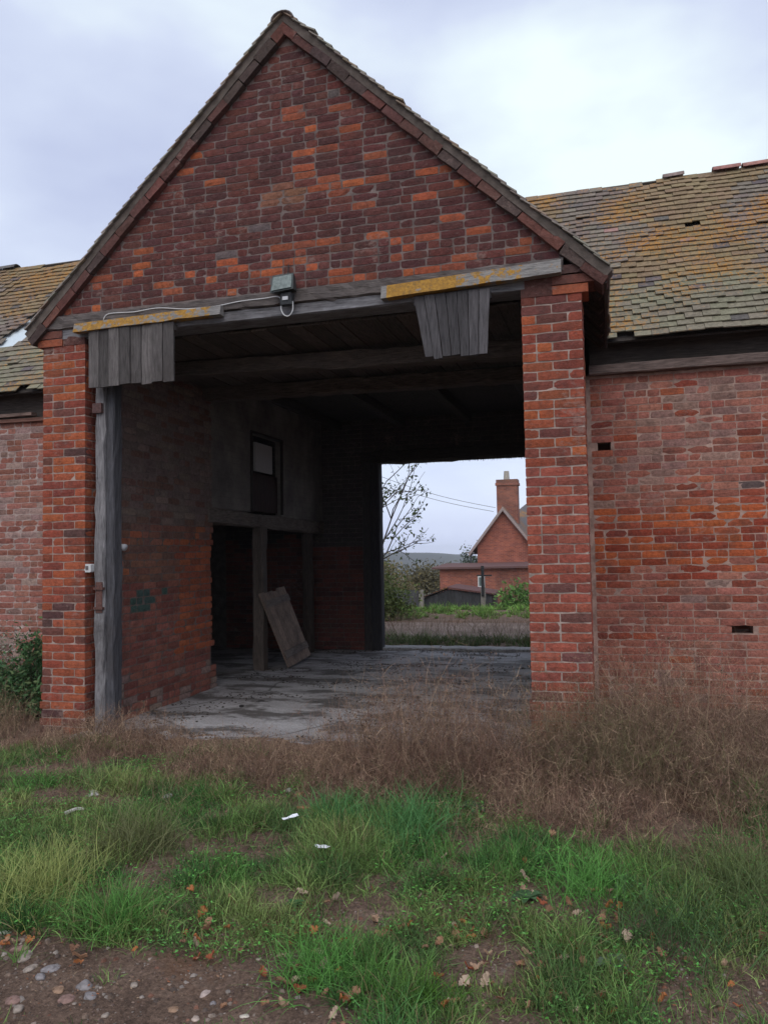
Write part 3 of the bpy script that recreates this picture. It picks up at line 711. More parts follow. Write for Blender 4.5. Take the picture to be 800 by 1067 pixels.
# ------------------------------------------------------------------ partition on the left of the threshing bay
PX = -4.65
m = MB(); m.timber((PX,8.5,2.08),(PX,RY,2.02), X_, (0,0,1), .16, .19, (.16,.13,.11), 24, .012); m.build('partition_beam', WOOD_Y, barn)
m = MB(); m.timber((PX,10.06,0),(PX,10.06,1.97), Y_, X_, .16, .16, (.12,.095,.08), 12, .01); m.timber((PX-.05,12.0,0),(PX-.05,12.0,1.97), Y_, X_, .15, .15, (.08,.06,.05), 12, .01); build_each(m, 'partition_post', WOOD_Z, barn)
m = MB()
for y0, y1, z0, z1 in ((8.6,9.69,2.17,3.95),(10.74,RY,2.13,3.95),(9.69,10.74,3.25,3.95)): m.box(PX-.05, PX+.05, y0, y1, z0, z1)
m.build('partition_wall', LIMEWASH, barn)
m = MB()
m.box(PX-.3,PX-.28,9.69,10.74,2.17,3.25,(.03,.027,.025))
m.timber((PX+.055,9.69,3.26),(PX+.055,10.76,3.26), X_, (0,0,1), .035, .035, (.035,.028,.025), 4); m.timber((PX+.055,9.70,2.17),(PX+.055,9.70,3.25), X_, Y_, .035, .035, (.035,.028,.025), 4); m.timber((PX+.055,10.74,2.17),(PX+.055,10.74,3.25), X_, Y_, .035, .035, (.035,.028,.025), 4)
m.box(PX-.04,PX-.01,9.73,10.71,2.19,2.72,(.055,.032,.03))
ht = m.build('hatch', WOOD_Z, barn)
m = MB(); m.box(PX-.02,PX+.01,9.93,10.50,2.75,3.15,(.42,.41,.41)); m.build('pale_board', PAPER, ht)
m = MB()
for z in (4.0,): 
    for x in (-4.3,-3.2,-2.1,-1.0): m.timber((x,WY+.1,3.72),(x,RY,3.72), X_, (0,0,1), .12, .14, (.05,.042,.038), 8, .01)
m.box(-4.65,-.3,WY+.15,RY,3.80,3.82,(.045,.038,.034)); m.build('loft_floor', WOOD_Y, barn)
m = MB(); m.box(-.55,-.3,8.6,RY,-.1,3.8,(.5,.5,.5)); m.build('bay_side_wall', FARBRICK, barn)

# ------------------------------------------------------------------ things on the barn
fl_ = thing('floodlight', 'square grey security floodlight with motion sensor above the porch lintel', 'lamp', (-2.57, PY-.1, 3.87))
m = MB(); m.hexa([(-2.675,PY-.15,3.80),(-2.465,PY-.15,3.815),(-2.48,PY-.03,3.83),(-2.66,PY-.03,3.82),(-2.67,PY-.11,3.955),(-2.475,PY-.11,3.965),(-2.49,PY-.03,3.95),(-2.66,PY-.03,3.94)], (.05,.06,.06)); put(m.build('housing', PLASTIC), fl_)
m = MB(); m.hexa([(-2.66,PY-.157,3.815),(-2.48,PY-.157,3.828),(-2.48,PY-.150,3.828),(-2.66,PY-.150,3.815),(-2.655,PY-.118,3.942),(-2.487,PY-.118,3.952),(-2.487,PY-.112,3.952),(-2.655,PY-.112,3.942)], (.2,.24,.24)); put(m.build('lamp_glass', LENS), fl_)
m = MB(); m.timber((-2.565,PY-.02,3.985),(-2.565,PY-.02,3.90), X_, Y_, .02, .03, (.05,.05,.05), 2, .001); m.tube([(-2.567,PY-.012,3.98),(-2.56,PY-.008,4.08)], .004, (.03,.03,.03)); put(m.build('bracket', PLASTIC), fl_)
m = MB(); m.timber((-2.545,PY-.085,3.70),(-2.545,PY-.085,3.80), X_, Y_, .105, .07, (.03,.032,.035), 4, .004); sns = put(m.build('motion_sensor', PLASTIC), fl_)
m = MB(); m.box(-2.572,-2.522,PY-.128,PY-.121,3.735,3.765,(.55,.56,.58)); o = m.build('sensor_window', PLASTIC); o.parent = sns; o.data.transform(Matrix.Translation(-Vector(fl_.location)))
def smooth_path(P, n=8):
    P = [Vector(p) for p in P]; out = []
    for i in range(len(P)-1):
        a = P[max(i-1,0)]; b = P[i]; c = P[i+1]; d = P[min(i+2,len(P)-1)]
        for k in range(n):
            t = k/n; out.append(.5*((2*b)+(c-a)*t+(2*a-5*b+4*c-d)*t*t+(3*b-3*c-a+d)*t**3))
    out.append(P[-1]); return out
m = MB(); yb = PY-.035
pts = [at(108,333,yb), at(114,327,yb), at(140,325,yb), at(165,321,yb), at(195,322,yb), at(225,319,yb), at(250,314,yb), at(275,311,yb), at(289,309,PY-.06)]
loop = [at(293,313,PY-.09), at(293,322,PY-.1), at(296,328,PY-.1), at(301,329,PY-.1), at(305,323,PY-.1), at(305,314,PY-.09)]
m.tube(smooth_path(pts+loop), .0045, (.6,.6,.6)); tag(m.build('electric_cable', PLASTIC), 'thin white cable running along the lintel and looping under the floodlight', 'cable')
def box_thing(name, label, cat, p, s, col):
    t = thing(name, label, cat, p); m = MB(); m.timber(Vector(p)-Vector((0,s[1]/2,0)), Vector(p)+Vector((0,s[1]/2,0)), X_, (0,0,1), s[0], s[2], col, 3, .001); put(m.build('case', PLASTIC), t); return t
t = box_thing('switch_box', 'small white switch box fixed between left brick pier and grey post', 'switch', (-4.575,PY+.03,1.50), (.07,.05,.075), (.55,.55,.55))
m = MB(); m.box(-4.592,-4.566,PY-.001,PY+.006,1.485,1.52,(.12,.1,.1)); put(m.build('switch', PLASTIC), t)
m = MB(); m.tube([(-4.60,6.74,1.69),(-4.56,6.74,1.69),(-4.545,6.74,1.685)], .035, (.7,.7,.72), 10); tag(m.build('cable_cap', PLASTIC, None, True), 'round white cap low on the porch inner side wall', 'fitting')
# leaning ledged door
P1 = Vector((-4.31,10.24,.02)); a_ = Vector((-.01,.88,.06)); b_ = Vector((-.25,-.40,1.05)); nd = a_.cross(b_).normalized()
if nd.x < 0: nd = -nd
dr = thing('loose_door', 'weathered ledged plank door leaning against the inner timber post', 'door', P1)
m = MB(); n = 6
for i in range(n):
    q0 = P1+a_*(i/n+.004); q1 = P1+a_*((i+1)/n-.004); l = random.uniform(.97,1.0); k = random.uniform(.85,1.15); c = (.27*k,.20*k,.16*k)
    m.hexa([tuple(q0),tuple(q1),tuple(q1-nd*.022),tuple(q0-nd*.022),tuple(q0+b_*l),tuple(q1+b_*l),tuple(q1+b_*l-nd*.022),tuple(q0+b_*l-nd*.022)], c)
put(m.build('planks', WOOD_Z), dr)
for t0 in (.12, .80):
    m = MB(); q0 = P1+b_*t0+a_*.03+nd*.002; q1 = q0+a_*.94; h = b_*.09
    m.hexa([tuple(q0),tuple(q1),tuple(q1+nd*.025),tuple(q0+nd*.025),tuple(q0+h),tuple(q1+h),tuple(q1+h+nd*.025),tuple(q0+h+nd*.025)], (.2,.165,.145)); put(m.build('ledge', WOOD_Y), dr)

# ================================================================== SETTING: ground, floor, track, hill
def sheet(name, xs, ys, zf, mt, label=None):
    V = [(x, y, zf(x, y)) for y in ys for x in xs]; w = len(xs)
    F = [(j*w+i, j*w+i+1, (j+1)*w+i+1, (j+1)*w+i) for j in range(len(ys)-1) for i in range(w-1)]
    me = bpy.data.meshes.new(name); me.from_pydata(V, [], F); me.materials.append(mt)
    me.polygons.foreach_set('use_smooth', [True]*len(F)); o = bpy.data.objects.new(name, me); COL.objects.link(o); tag(o, kind='structure'); return o
def axis(parts):
    out = []
    for a, b, s in parts: out += list(np.arange(a, b, s))
    out.append(parts[-1][1]); return out
gx_ = axis([(-2500,-300,220),(-300,-40,20),(-40,-9,1.5),(-9,-6,.3),(-6,3,.07),(3,8,.4),(8,40,3),(40,300,20),(300,2500,220)])
gy_ = axis([(-400,-20,40),(-20,0,2),(0,2,.3),(2,6.4,.07),(6.4,14,.3),(14,40,.8),(40,100,4),(100,600,25),(600,2600,200)])
def gnd(x, y):
    z = gz(x, y)
    if -10.9 < x < 7.7 and y > 6.5 and y < 12.9 and (y > 8.5 or -5 < x < -.2): z = -.08
    elif y < 6.5: z += .010*nz(x, y, 30, 14)
    return z
g = sheet('ground', gx_, gy_, gnd, GROUND); g.data.materials.append(FIELD)
for p in g.data.polygons:
    if p.center.y > 35: p.material_index = 1
fx = axis([(-10.4,-4.7,.6),(-4.7,-.3,.06),(-.3,7.3,.6)]); 
def floorz(x, y): return .0 + .006*nz(x, y, 3, 1.5) + .012*sstep(.1,.5,nz(x, y, 5, 2.5)) - .05*sstep(.0,.25, .25-(y-6.0-.15*nz(x,0,0,2)))
sheet('barn_floor', axis([(-10.7,-4.66,.6),(-4.66,-.3,.06),(-.3,7.3,.6)]), axis([(8.7,12.42,.06)]), lambda x, y: floorz(x, y)+.0, CONC)
sheet('porch_floor', axis([(-4.6,-.59,.06)]), axis([(5.98,8.7,.06)]), floorz, CONC)
m = MB(); m.timber((-3.75,12.58,.012),(-.2,12.58,.02), Y_, (0,0,1), .34, .07, (.36,.35,.34), 30, .008); o = m.build('doorway_step', STONE); tag(o, kind='structure')
sheet('track', axis([(-14,6,.4)]), axis([(13.9,17.2,.25)]), lambda x, y: gz(x, y)+.012+.012*nz(x, y, 3, 1.5), TRACK)
hx = list(np.arange(-1400, 1401, 14)); hy = list(np.arange(560, 1300, 22))
def hillz(x, y):
    prof = .5-2.6*sstep(-260,-165,x) - 5.0*sstep(-190,-110,x) + 4*nz(x,0,0,.006)+1.2*nz(x,2,0,.03)+.8*nz(x,0,0,.09)
    k = sstep(570, 880, y)*(1-sstep(950, 1290, y))
    return -28 + (27+prof)*k + 1.2*nz(x, y, 0, .05)*k
sheet('hill', hx, hy, hillz, mat('wooded_hillside', lambda t, b, N, L: (L.new(ramp(t, noise_n(t, coords(t), .03, 8, .7), [(.35, (.014,.022,.02)), (.55, (.028,.032,.025)), (.75, (.05,.045,.035))]), b.inputs['Base Color']), b.inputs['Roughness'].__setattr__('default_value', 1))))

# the damp air
hm = bpy.data.materials.new('damp_air'); hm.use_nodes = True; ht_ = hm.node_tree; ht_.nodes.remove(ht_.nodes['Principled BSDF'])
pv = ht_.nodes.new('ShaderNodeVolumePrincipled'); pv.inputs['Color'].default_value = (.90,.94,1,1); pv.inputs['Density'].default_value = .0004; pv.inputs['Anisotropy'].default_value = 0
ht_.links.new(pv.outputs[0], ht_.nodes['Material Output'].inputs['Volume'])
m = MB(); m.box(-1500,1500,-420,1400,-62,10,(1,1,1)); hz = m.build('haze', hm); hz.data.materials.clear(); hz.data.materials.append(hm); tag(hz, 'thin damp haze over the fields', 'haze', kind='stuff')

# ================================================================== BEYOND THE BARN
# fence
fn = thing('board_fence', 'low grey weathered board fence beyond the stony track', 'fence', (-6.5,28,-.7))
m = MB(); x = -16.0
while x < -6.75:
    w = random.uniform(.09,.12); k = random.uniform(.8,1.2); yy = 28+random.uniform(-.012,.012); zb = gz(x, 28)-.1
    m.box(x, x+w-.006, yy, yy+.02, zb, gz(x,28)+.78+random.uniform(-.03,.03), (.085*k,.085*k,.09*k)); x += w
put(m.build('fence_boards', WOOD_Z), fn)
for x in (-13.0, -9.7, -6.53): m = MB(); m.timber((x,27.93,-.9),(x,27.93,.2), X_, Y_, .12, .1, (.27,.25,.22), 6, .006); put(m.build('fence_post', WOOD_Z), fn)
# tall post
ps = thing('timber_post', 'tall dark post with short bracket in front of the lean-to', 'post', (-4.22,27.4,-.6))
m = MB(); m.timber((-4.22,27.4,-.8),(-4.22,27.4,.3), X_, Y_, .16, .14, (.22,.2,.18), 8, .008); put(m.build('concrete_stub', STONE), ps)
m = MB(); m.timber((-4.22,27.35,.0),(-4.22,27.35,1.05), X_, Y_, .10, .12, (.03,.03,.033), 8, .004); m.timber((-4.42,27.35,.72),(-3.9,27.35,.72), Y_, (0,0,1), .05, .05, (.035,.033,.035), 3, .002); put(m.build('dark_pole', WOOD_Z), ps)
# shed
sh = thing('garden_shed', 'low dark timber shed with reddish felt roof behind the fence', 'shed', (-5.9,30,-.9))
m = MB(); x = -6.88; pk = -5.96
while x < -4.35:
    w = .11; k = random.uniform(.75,1.25); zt = .24-.36*max(0, pk-x) if x < pk else .24-.13*(x-pk)
    m.box(x+.3, x+.3+w-.005, 28.3, 28.32, -1.0, zt-.03, (.055*k,.056*k,.06*k)); x += w
m.box(-6.5,-4.1,28.35,30.2,-1.0,-.05,(.05,.05,.052)); put(m.build('shed_wall', WOOD_Z), sh)
m = MB(); m.hexa([(-6.7,28.2,-.15),(pk+.3,28.2,.24),(pk+.3,30.3,.24),(-6.7,30.3,-.15),(-6.7,28.2,-.1),(pk+.3,28.2,.29),(pk+.3,30.3,.29),(-6.7,30.3,-.1)], (.06,.045,.045)); put(m.build('roof', TILE), sh)
m = MB(); m.hexa([(pk+.3,28.2,.24),(-3.95,28.2,.0),(-3.95,30.3,.0),(pk+.3,30.3,.26),(pk+.3,28.2,.29),(-3.95,28.2,.05),(-3.95,30.3,.05),(pk+.3,30.3,.32)], (.13,.065,.06)); put(m.build('roof', STONE), sh)
# house
hs = thing('brick_house', 'red brick house with steep gable and tall chimney beyond the fence', 'house', (-5,46,-2))
def hp(px, py, Y): p = at(px, py, Y); return (p[0], p[2])
L0 = hp(497,568,46); pkh = hp(524,531,46); 
halfw = pkh[0]-L0[0]
m = MB(); m.prism([(L0[0],-2.5),(pkh[0]+halfw,-2.5),(pkh[0]+halfw,L0[1]),(pkh[0],pkh[1]),(L0[0],L0[1])], 46, 52, (1.05,.82,.78)); put(m.build('wall', FARBRICK), hs)
slope = (pkh[1]-L0[1])/halfw
m = MB()
for sg in (-1, 1):
    ex = pkh[0]+sg*(halfw+.42); ez = pkh[1]-slope*(halfw+.42); 
    Pq = [(ex,45.75,ez),(pkh[0],45.75,pkh[1]+.03),(pkh[0],52.2,pkh[1]+.03),(ex,52.2,ez)]
    if sg > 0: Pq = Pq[::-1]
    m.hexa([p for p in Pq]+[(p[0],p[1],p[2]+.16) for p in Pq], (.16,.13,.12))
rf = put(m.build('roof', TILE), hs)
m = MB()
for sg in (-1, 1):
    ex = pkh[0]+sg*(halfw+.46); ez = pkh[1]-slope*(halfw+.46)
    m.timber((pkh[0],45.70,pkh[1]+.04),(ex,45.70,ez+.04), Y_, (0,0,1), .06, .24, (.36,.29,.27), 4, .004)
put(m.build('bargeboard', STONE), hs)
m = MB(); c0 = hp(517,503,47); c1 = hp(540,503,47); zt = hp(528,500,47)[1]
m.box(c0[0]+.04,c1[0]-.04,46.6,47.5,2.0,zt-.35,(.9,.85,.85)); m.box(c0[0]-.02,c1[0]+.02,46.54,47.56,zt-.35,zt-.2,(.95,.9,.9)); m.box(c0[0]+.02,c1[0]-.02,46.6,47.5,zt-.2,zt,(.7,.75,.75))
ch = put(m.build('chimney', FARBRICK), hs)
m = MB(); pp = at(527.5,497,47); m.tube([(pp[0],47,zt-.05),(pp[0],47,zt+.12),(pp[0],47,zt+.3),(pp[0],47,zt+.52)], .19, (.42,.39,.34), 12, .15); o = m.build('chimney_pot', STONE); o.parent = ch; o.data.transform(Matrix.Translation(-Vector(hs.location)))
m = MB(); r1 = hp(556,529,51); r2 = hp(478,560,50); r3 = hp(487,556,50)
m.box(pkh[0]+.3,pkh[0]+7,52.3,57,-2.5,2.2,(1,.93,.9)); put(m.build('wall', FARBRICK), hs)
m = MB(); m.hexa([(pkh[0]-1.9,50.4,2.2),(pkh[0]+7,50.4,2.2),(pkh[0]+7,53.5,4.5),(pkh[0]+.6,53.5,4.5),(pkh[0]-1.9,50.4,2.35),(pkh[0]+7,50.4,2.35),(pkh[0]+7,53.5,4.66),(pkh[0]+.6,53.5,4.66)], (.12,.115,.12)); put(m.build('roof', TILE), hs)
# lean-to and window, drainpipe
a0 = hp(458,594,42.3); 
m = MB(); xr = -1.5; m.box(a0[0],xr,42.3,45.6,-2.5,.62,(.95,.78,.76)); lw = put(m.build('lean_to_wall', FARBRICK), hs)
m = MB(); m.hexa([(-9.25,42.0,.60),(xr,42.0,.64),(xr,46,.80),(-9.25,46,.76),(-9.25,42.0,.70),(xr,42.0,.74),(xr,46,.9),(-9.25,46,.86)], (.15,.085,.08)); put(m.build('lean_to_roof', STONE), hs)
m = MB(); w0 = hp(497.5,600,42.2); w1 = hp(503,612,42.2); m.box(w0[0],w1[0]+.1,42.2,42.28,w1[1],w0[1],(.6,.6,.6)); wn = put(m.build('window', PAPER), hs)
m = MB(); m.box(w0[0]+.06,w1[0]+.04,42.185,42.195,w1[1]+.08,w0[1]-.08,(.08,.09,.1)); o = m.build('pane', LENS); o.parent = wn; o.data.transform(Matrix.Translation(-Vector(hs.location)))
m = MB(); d0 = at(490.5,577,45.9); m.tube([(d0[0],45.9,1.45),(d0[0],45.9,.9),(d0[0],45.9,.5)], .05, (.06,.06,.065)); m.box(d0[0]-.3,d0[0]+.2,45.8,45.95,1.42,1.5,(.25,.24,.24)); put(m.build('drainpipe', PLASTIC), hs)
for (pa, pb) in (((380,490),(516,529)), ((380,496),(514,533))):
    A = at(*pa, 44); B_ = at(*pb, 46.6); m = MB(); P = []
    for i in range(13):
        t = i/12; p = A+(B_-A)*t; P.append((p[0], p[1], p[2]-.25*math.sin(math.pi*t)))
    m.tube(P, .018, (.12,.12,.13), 4); tag(m.build('overhead_wire', PLASTIC), ('upper' if pa[1] == 490 else 'lower')+' of the two overhead wires running to the chimney', 'wire', 'overhead wires')

# ------------------------------------------------------------------ vegetation generators
def leaf_quads(C, size, cols, flat=0.0):
    """C (n,3) centres -> quads, random orientation"""
    n = len(C); a = rng.normal(size=(n,3)); a /= np.linalg.norm(a, axis=1)[:, None]
    b = rng.normal(size=(n,3)); b -= (b*a).sum(1)[:, None]*a; b /= np.linalg.norm(b, axis=1)[:, None]
    if flat: a[:,2] *= (1-flat); b[:,2] *= (1-flat)
    s = size*rng.uniform(.6, 1.3, n)[:, None]
    V = np.stack([C-a*s, C-b*s*.45+a*s*.1, C+a*s, C+b*s*.45+a*s*.1], 1)
    return V
def leaf_mass(name, parent, c, rad, n, size, cols, clumps=40, spread=.22):
    c = np.array(c); k = rng.normal(size=(clumps,3)); k /= np.linalg.norm(k,axis=1)[:,None]; k *= rng.uniform(.35,1.0,(clumps,1)); k[:,2] = np.abs(k[:,2])*1.0-.05
    P = k*np.array(rad)+c
    idx = rng.integers(0, clumps, n); C = P[idx]+rng.normal(size=(n,3))*np.array(rad)*spread
    C = C[C[:,2] > c[2]-.02]; n = len(C); idx = idx[:n]
    base = np.array(cols)[rng.integers(0,len(cols),n)]*rng.uniform(.6,1.35,(n,1))
    V = leaf_quads(C, size, None)
    return quick_mesh(name, V, 4, [[0,1,2,3]], base, LEAF, parent)
def strands(name, roots, dirs, lens, width, cols, mt, seg=4, curl=.25, parent=None, droop=0.0):
    """thin curved ribbons, vectorised"""
    n = len(roots); pts = [roots]; d = dirs/np.linalg.norm(dirs,axis=1)[:,None]; step = (lens/seg)[:,None]
    for i in range(seg):
        d = d+rng.normal(size=(n,3))*curl; d[:,2] -= droop; d /= np.linalg.norm(d,axis=1)[:,None]; pts.append(pts[-1]+d*step)
    side = rng.normal(size=(n,3)); side[:,2] *= .2; side -= (side*dirs).sum(1)[:,None]*dirs*.5; side /= np.linalg.norm(side,axis=1)[:,None]
    V = []
    for i, p in enumerate(pts):
        w = (width*(1-.75*i/seg))[:,None] if not np.isscalar(width) else width*(1-.75*i/seg)
        V += [p-side*w, p+side*w]
    V = np.stack(V, 1); F = [[2*i,2*i+1,2*i+3,2*i+2] for i in range(seg)]
    return quick_mesh(name, V, 2*(seg+1), F, cols, mt, parent), pts
GZ = np.vectorize(gz)

def dry_clump(name, cx_, cy_, rx, ry, h, n, cols, parent=None, twigs=12, lean=.5, hvar=.6):
    r = np.sqrt(rng.uniform(0,1,n)); th = rng.uniform(0,2*np.pi,n); x = cx_+rx*r*np.cos(th); y = cy_+ry*r*np.sin(th)
    y = np.where((x > -.75) & (x < -.05) & (y > 6.12), 6.12-rng.uniform(0,.4,n), y)
    z = GZ(x, y)-.02; R_ = np.stack([x,y,z],1)
    D = np.stack([rng.normal(0,lean,n), rng.normal(0,lean,n), np.ones(n)],1)
    hh = h*(1-.45*r**2)*rng.uniform(1-hvar,1.12,n)
    base = np.array(cols)[rng.integers(0,len(cols),n)]*rng.uniform(.55,1.3,(n,1))
    # main stalks + twigs joined in a single mesh by building the twigs as strands too
    o, pts = strands(name, R_, D/np.linalg.norm(D,axis=1)[:,None], hh, .0013, base, TWIG, 5, .17, parent)
    m_ = n*twigs; k = rng.integers(0, n, m_); lv = rng.integers(1, 6, m_); P = np.stack(pts,0)[lv, k]
    P = P+rng.normal(size=P.shape)*.008
    D2 = rng.normal(size=(m_,3)); D2[:,2] = np.abs(D2[:,2])*.6; D2 /= np.linalg.norm(D2,axis=1)[:,None]
    o2, _ = strands(name+'_t', P, D2, rng.uniform(.03,.16,m_)*(.6+h), .00085, base[k]*rng.uniform(.5,1.5,(m_,1)), TWIG, 3, .36, parent)
    join(o, o2)
    # taller single stems with dry seed heads standing out of the tangle
    q = max(8, n//13); k = rng.integers(0, n, q); DD = np.stack([rng.normal(0,.22,q), rng.normal(0,.22,q), np.ones(q)],1); DD /= np.linalg.norm(DD,axis=1)[:,None]
    tc2 = np.array([(.34,.24,.16),(.24,.155,.11),(.12,.08,.06)])[rng.integers(0,3,q)]*rng.uniform(.7,1.2,(q,1))
    o3, p3 = strands(name+'_s', R_[k], DD, hh[k]*rng.uniform(.95,1.18,q), .0026, tc2, TWIG, 5, .09, parent); join(o, o3)
    tip = np.stack(p3,0); kk = np.repeat(np.arange(q), 16); base_pt = tip[rng.integers(3,6,len(kk)), kk]+rng.normal(0,.016,(len(kk),3))
    o4 = quick_mesh(name+'_h', leaf_quads(base_pt, .009, None), 4, [[0,1,2,3]], np.array([[.13,.085,.06]])*rng.uniform(.5,1.8,(len(kk),1)), TWIG, parent); join(o, o4)
    return o
def join(o, o2):
    me, m2 = o.data, o2.data
    def grab(q):
        nv = len(q.vertices); co = np.empty(nv*3, np.float32); q.vertices.foreach_get('co', co)
        nl_ = len(q.loops); li = np.empty(nl_, np.int32); q.loops.foreach_get('vertex_index', li)
        ls = np.empty(len(q.polygons), np.int32); q.polygons.foreach_get('loop_start', ls); lt_ = np.empty(len(q.polygons), np.int32); q.polygons.foreach_get('loop_total', lt_)
        cc = np.empty(len(q.polygons)*4, np.float32); q.attributes['tint'].data.foreach_get('color', cc); return co, li, ls, lt_, cc
    A = grab(me); B_ = grab(m2); nv = len(me.vertices); nl_ = len(me.loops)
    nm = bpy.data.meshes.new(me.name); nm.vertices.add(nv+len(m2.vertices)); nm.vertices.foreach_set('co', np.concatenate([A[0],B_[0]]))
    nm.loops.add(nl_+len(m2.loops)); nm.loops.foreach_set('vertex_index', np.concatenate([A[1],B_[1]+nv]))
    nm.polygons.add(len(A[2])+len(B_[2])); nm.polygons.foreach_set('loop_start', np.concatenate([A[2],B_[2]+nl_])); nm.polygons.foreach_set('loop_total', np.concatenate([A[3],B_[3]]))
    nm.update(calc_edges=True); a = nm.attributes.new('tint','FLOAT_COLOR','FACE'); a.data.foreach_set('color', np.concatenate([A[4],B_[4]]))
    nm.materials.append(me.materials[0]); o.data = nm; bpy.data.objects.remove(o2, do_unlink=True); bpy.data.meshes.remove(me); bpy.data.meshes.remove(m2)

BRN = [(.21,.125,.088), (.15,.09,.068), (.28,.18,.12), (.19,.105,.078), (.38,.27,.175)]
OLV = [(.18,.14,.08), (.14,.14,.06), (.27,.2,.12), (.17,.11,.075)]
# distinct dead plants
for (nm_, lab, x, y, rx, ry, h, n, cl) in (
    ('dead_shrub', 'purple-brown dry weed clump at the foot of the grey post', -4.05, 5.8, .7, .42, .40, 650, BRN),
    ('dead_shrub', 'dense tangle of dead brown stalks across the porch opening beside the right pier', -1.1, 5.55, .95, .55, .86, 2000, BRN),
    ('dead_shrub', 'tall rusty brown dead plant in front of the right flank wall', .45, 6.05, .72, .6, 1.02, 2100, BRN),
    ('dead_shrub', 'olive brown dead plant hiding the foot of the right pier', -.08, 5.6, .5, .38, .84, 1100, OLV),
    ('dead_shrub', 'low tan dry clump in the middle of the porch opening', -2.35, 5.35, .95, .42, .36, 850, BRN+[(.26,.18,.11)]),
    ('dead_shrub', 'thin pale arching dead stems at the far right by the wall', 1.2, 6.4, .45, .5, .62, 220, [(.26,.2,.13),(.18,.13,.09)]),
    ('dead_shrub', 'low reddish dead weed patch reaching into the grass right of centre', -.25, 5.0, .6, .35, .36, 620, BRN),
    ('dead_shrub', 'short dead weed patch in the grass at the centre', -1.5, 5.05, .5, .3, .3, 420, BRN),
    ('dead_shrub', 'brown dead plant between the grass and the right flank wall', .75, 5.35, .5, .4, .55, 700, BRN+OLV),
    ('dead_shrub', 'dark dry stalks beside the green bush at the left edge', -5.75, 6.0, .6, .5, .55, 620, BRN+OLV)):
    o = dry_clump(nm_, x, y, rx, ry, h, n, cl, None); tag(o, lab, 'dead plant', 'dead shrubs round the porch')
# low dead ground cover
xs_, ys_ = [], []
n0 = 11000
x = rng.uniform(-6.2, 2.1, n0); y = rng.uniform(4.3, 6.25, n0)
lo = np.array([4.95-.3*sstep(-1.8,-.4,a)+.5*nz(a*1.2,0,1)+.35*nz(a*4,0,1)+(.35 if a < -4 else 0)-(.35*sstep(-2.5,0,a)) for a in x]); keepm = (np.array([nz(a*1.1,b*1.6,61,1.4) for a,b in zip(x,y)]) > -.18+rng.normal(0,.08,n0)) & (y > lo+rng.normal(0,.22,n0)) & ~((y > 5.95) & (x > -4.4) & (x < -1.9)) & ~((y > 6.1) & (x > -5.15) & (x < -.05)) & ~((x < -5.0) & (rng.random(n0) < .6))
x, y = x[keepm], y[keepm]
nn = len(x); R_ = np.stack([x,y,GZ(x,y)-.01],1); D = np.stack([rng.normal(0,.7,nn), rng.normal(0,.7,nn), np.ones(nn)],1); D /= np.linalg.norm(D,axis=1)[:,None]
cb_ = np.array(BRN)[rng.integers(0,5,nn)]*rng.uniform(.6,1.3,(nn,1))
dc, pts = strands('dead_stalks', R_, D, rng.uniform(.1,.3,nn), .0013, cb_, TWIG, 4, .35)
k = rng.integers(0,nn,nn*9); P = np.stack(pts,0)[rng.integers(0,5,nn*9),k]; D2 = rng.normal(size=(nn*9,3)); D2 /= np.linalg.norm(D2,axis=1)[:,None]
d2, _ = strands('t', P, D2, rng.uniform(.03,.11,nn*9), .0009, cb_[k], TWIG, 3, .5); join(dc, d2); tag(dc, 'low mat of dead brown stalks in front of the porch', 'dead stalks', kind='stuff')

# grass
bare = [(-2.45,2.72,.42),(-2.0,2.7,.42),(-1.6,2.72,.38),(-1.28,2.95,.28),(-1.1,2.62,.28),(.55,3.2,.24),(-.35,2.8,.16),(-3.6,4.7,.3),(-.95,4.05,.12),(-1.55,3.55,.14),(-.5,3.3,.18)]
def gd(x, y):
    d = .12+.88*sstep(-.34, .02, nz(x, y, 6, 2.3)+.25*nz(x, y, 9, 7)+.1)
    for bx, by, br in bare:
        q = math.hypot(x-bx, (y-by)*1.1)/br
        if q < 1.15: d *= .06+.94*sstep(.7, 1.15, q)
    ub = 5.1-.45*sstep(-2.2,-.6,x)+.6*nz(x,1,1,1.5)+.4*nz(x,1,1,5)+(.55 if x < -4.3 else 0)
    if x > .75: ub = 6.4
    d *= 1-sstep(ub-.25, ub+.25, y)
    d = max(d, .6*sstep(.0, .3, nz(x, y, 120, 2.2)+(.12 if x < -2.4 else -.05)))*(1 if y < 5.95 else .3) if 4.7 < y and not (-.9 < x < .5 and y > 5.2) else d
    return d
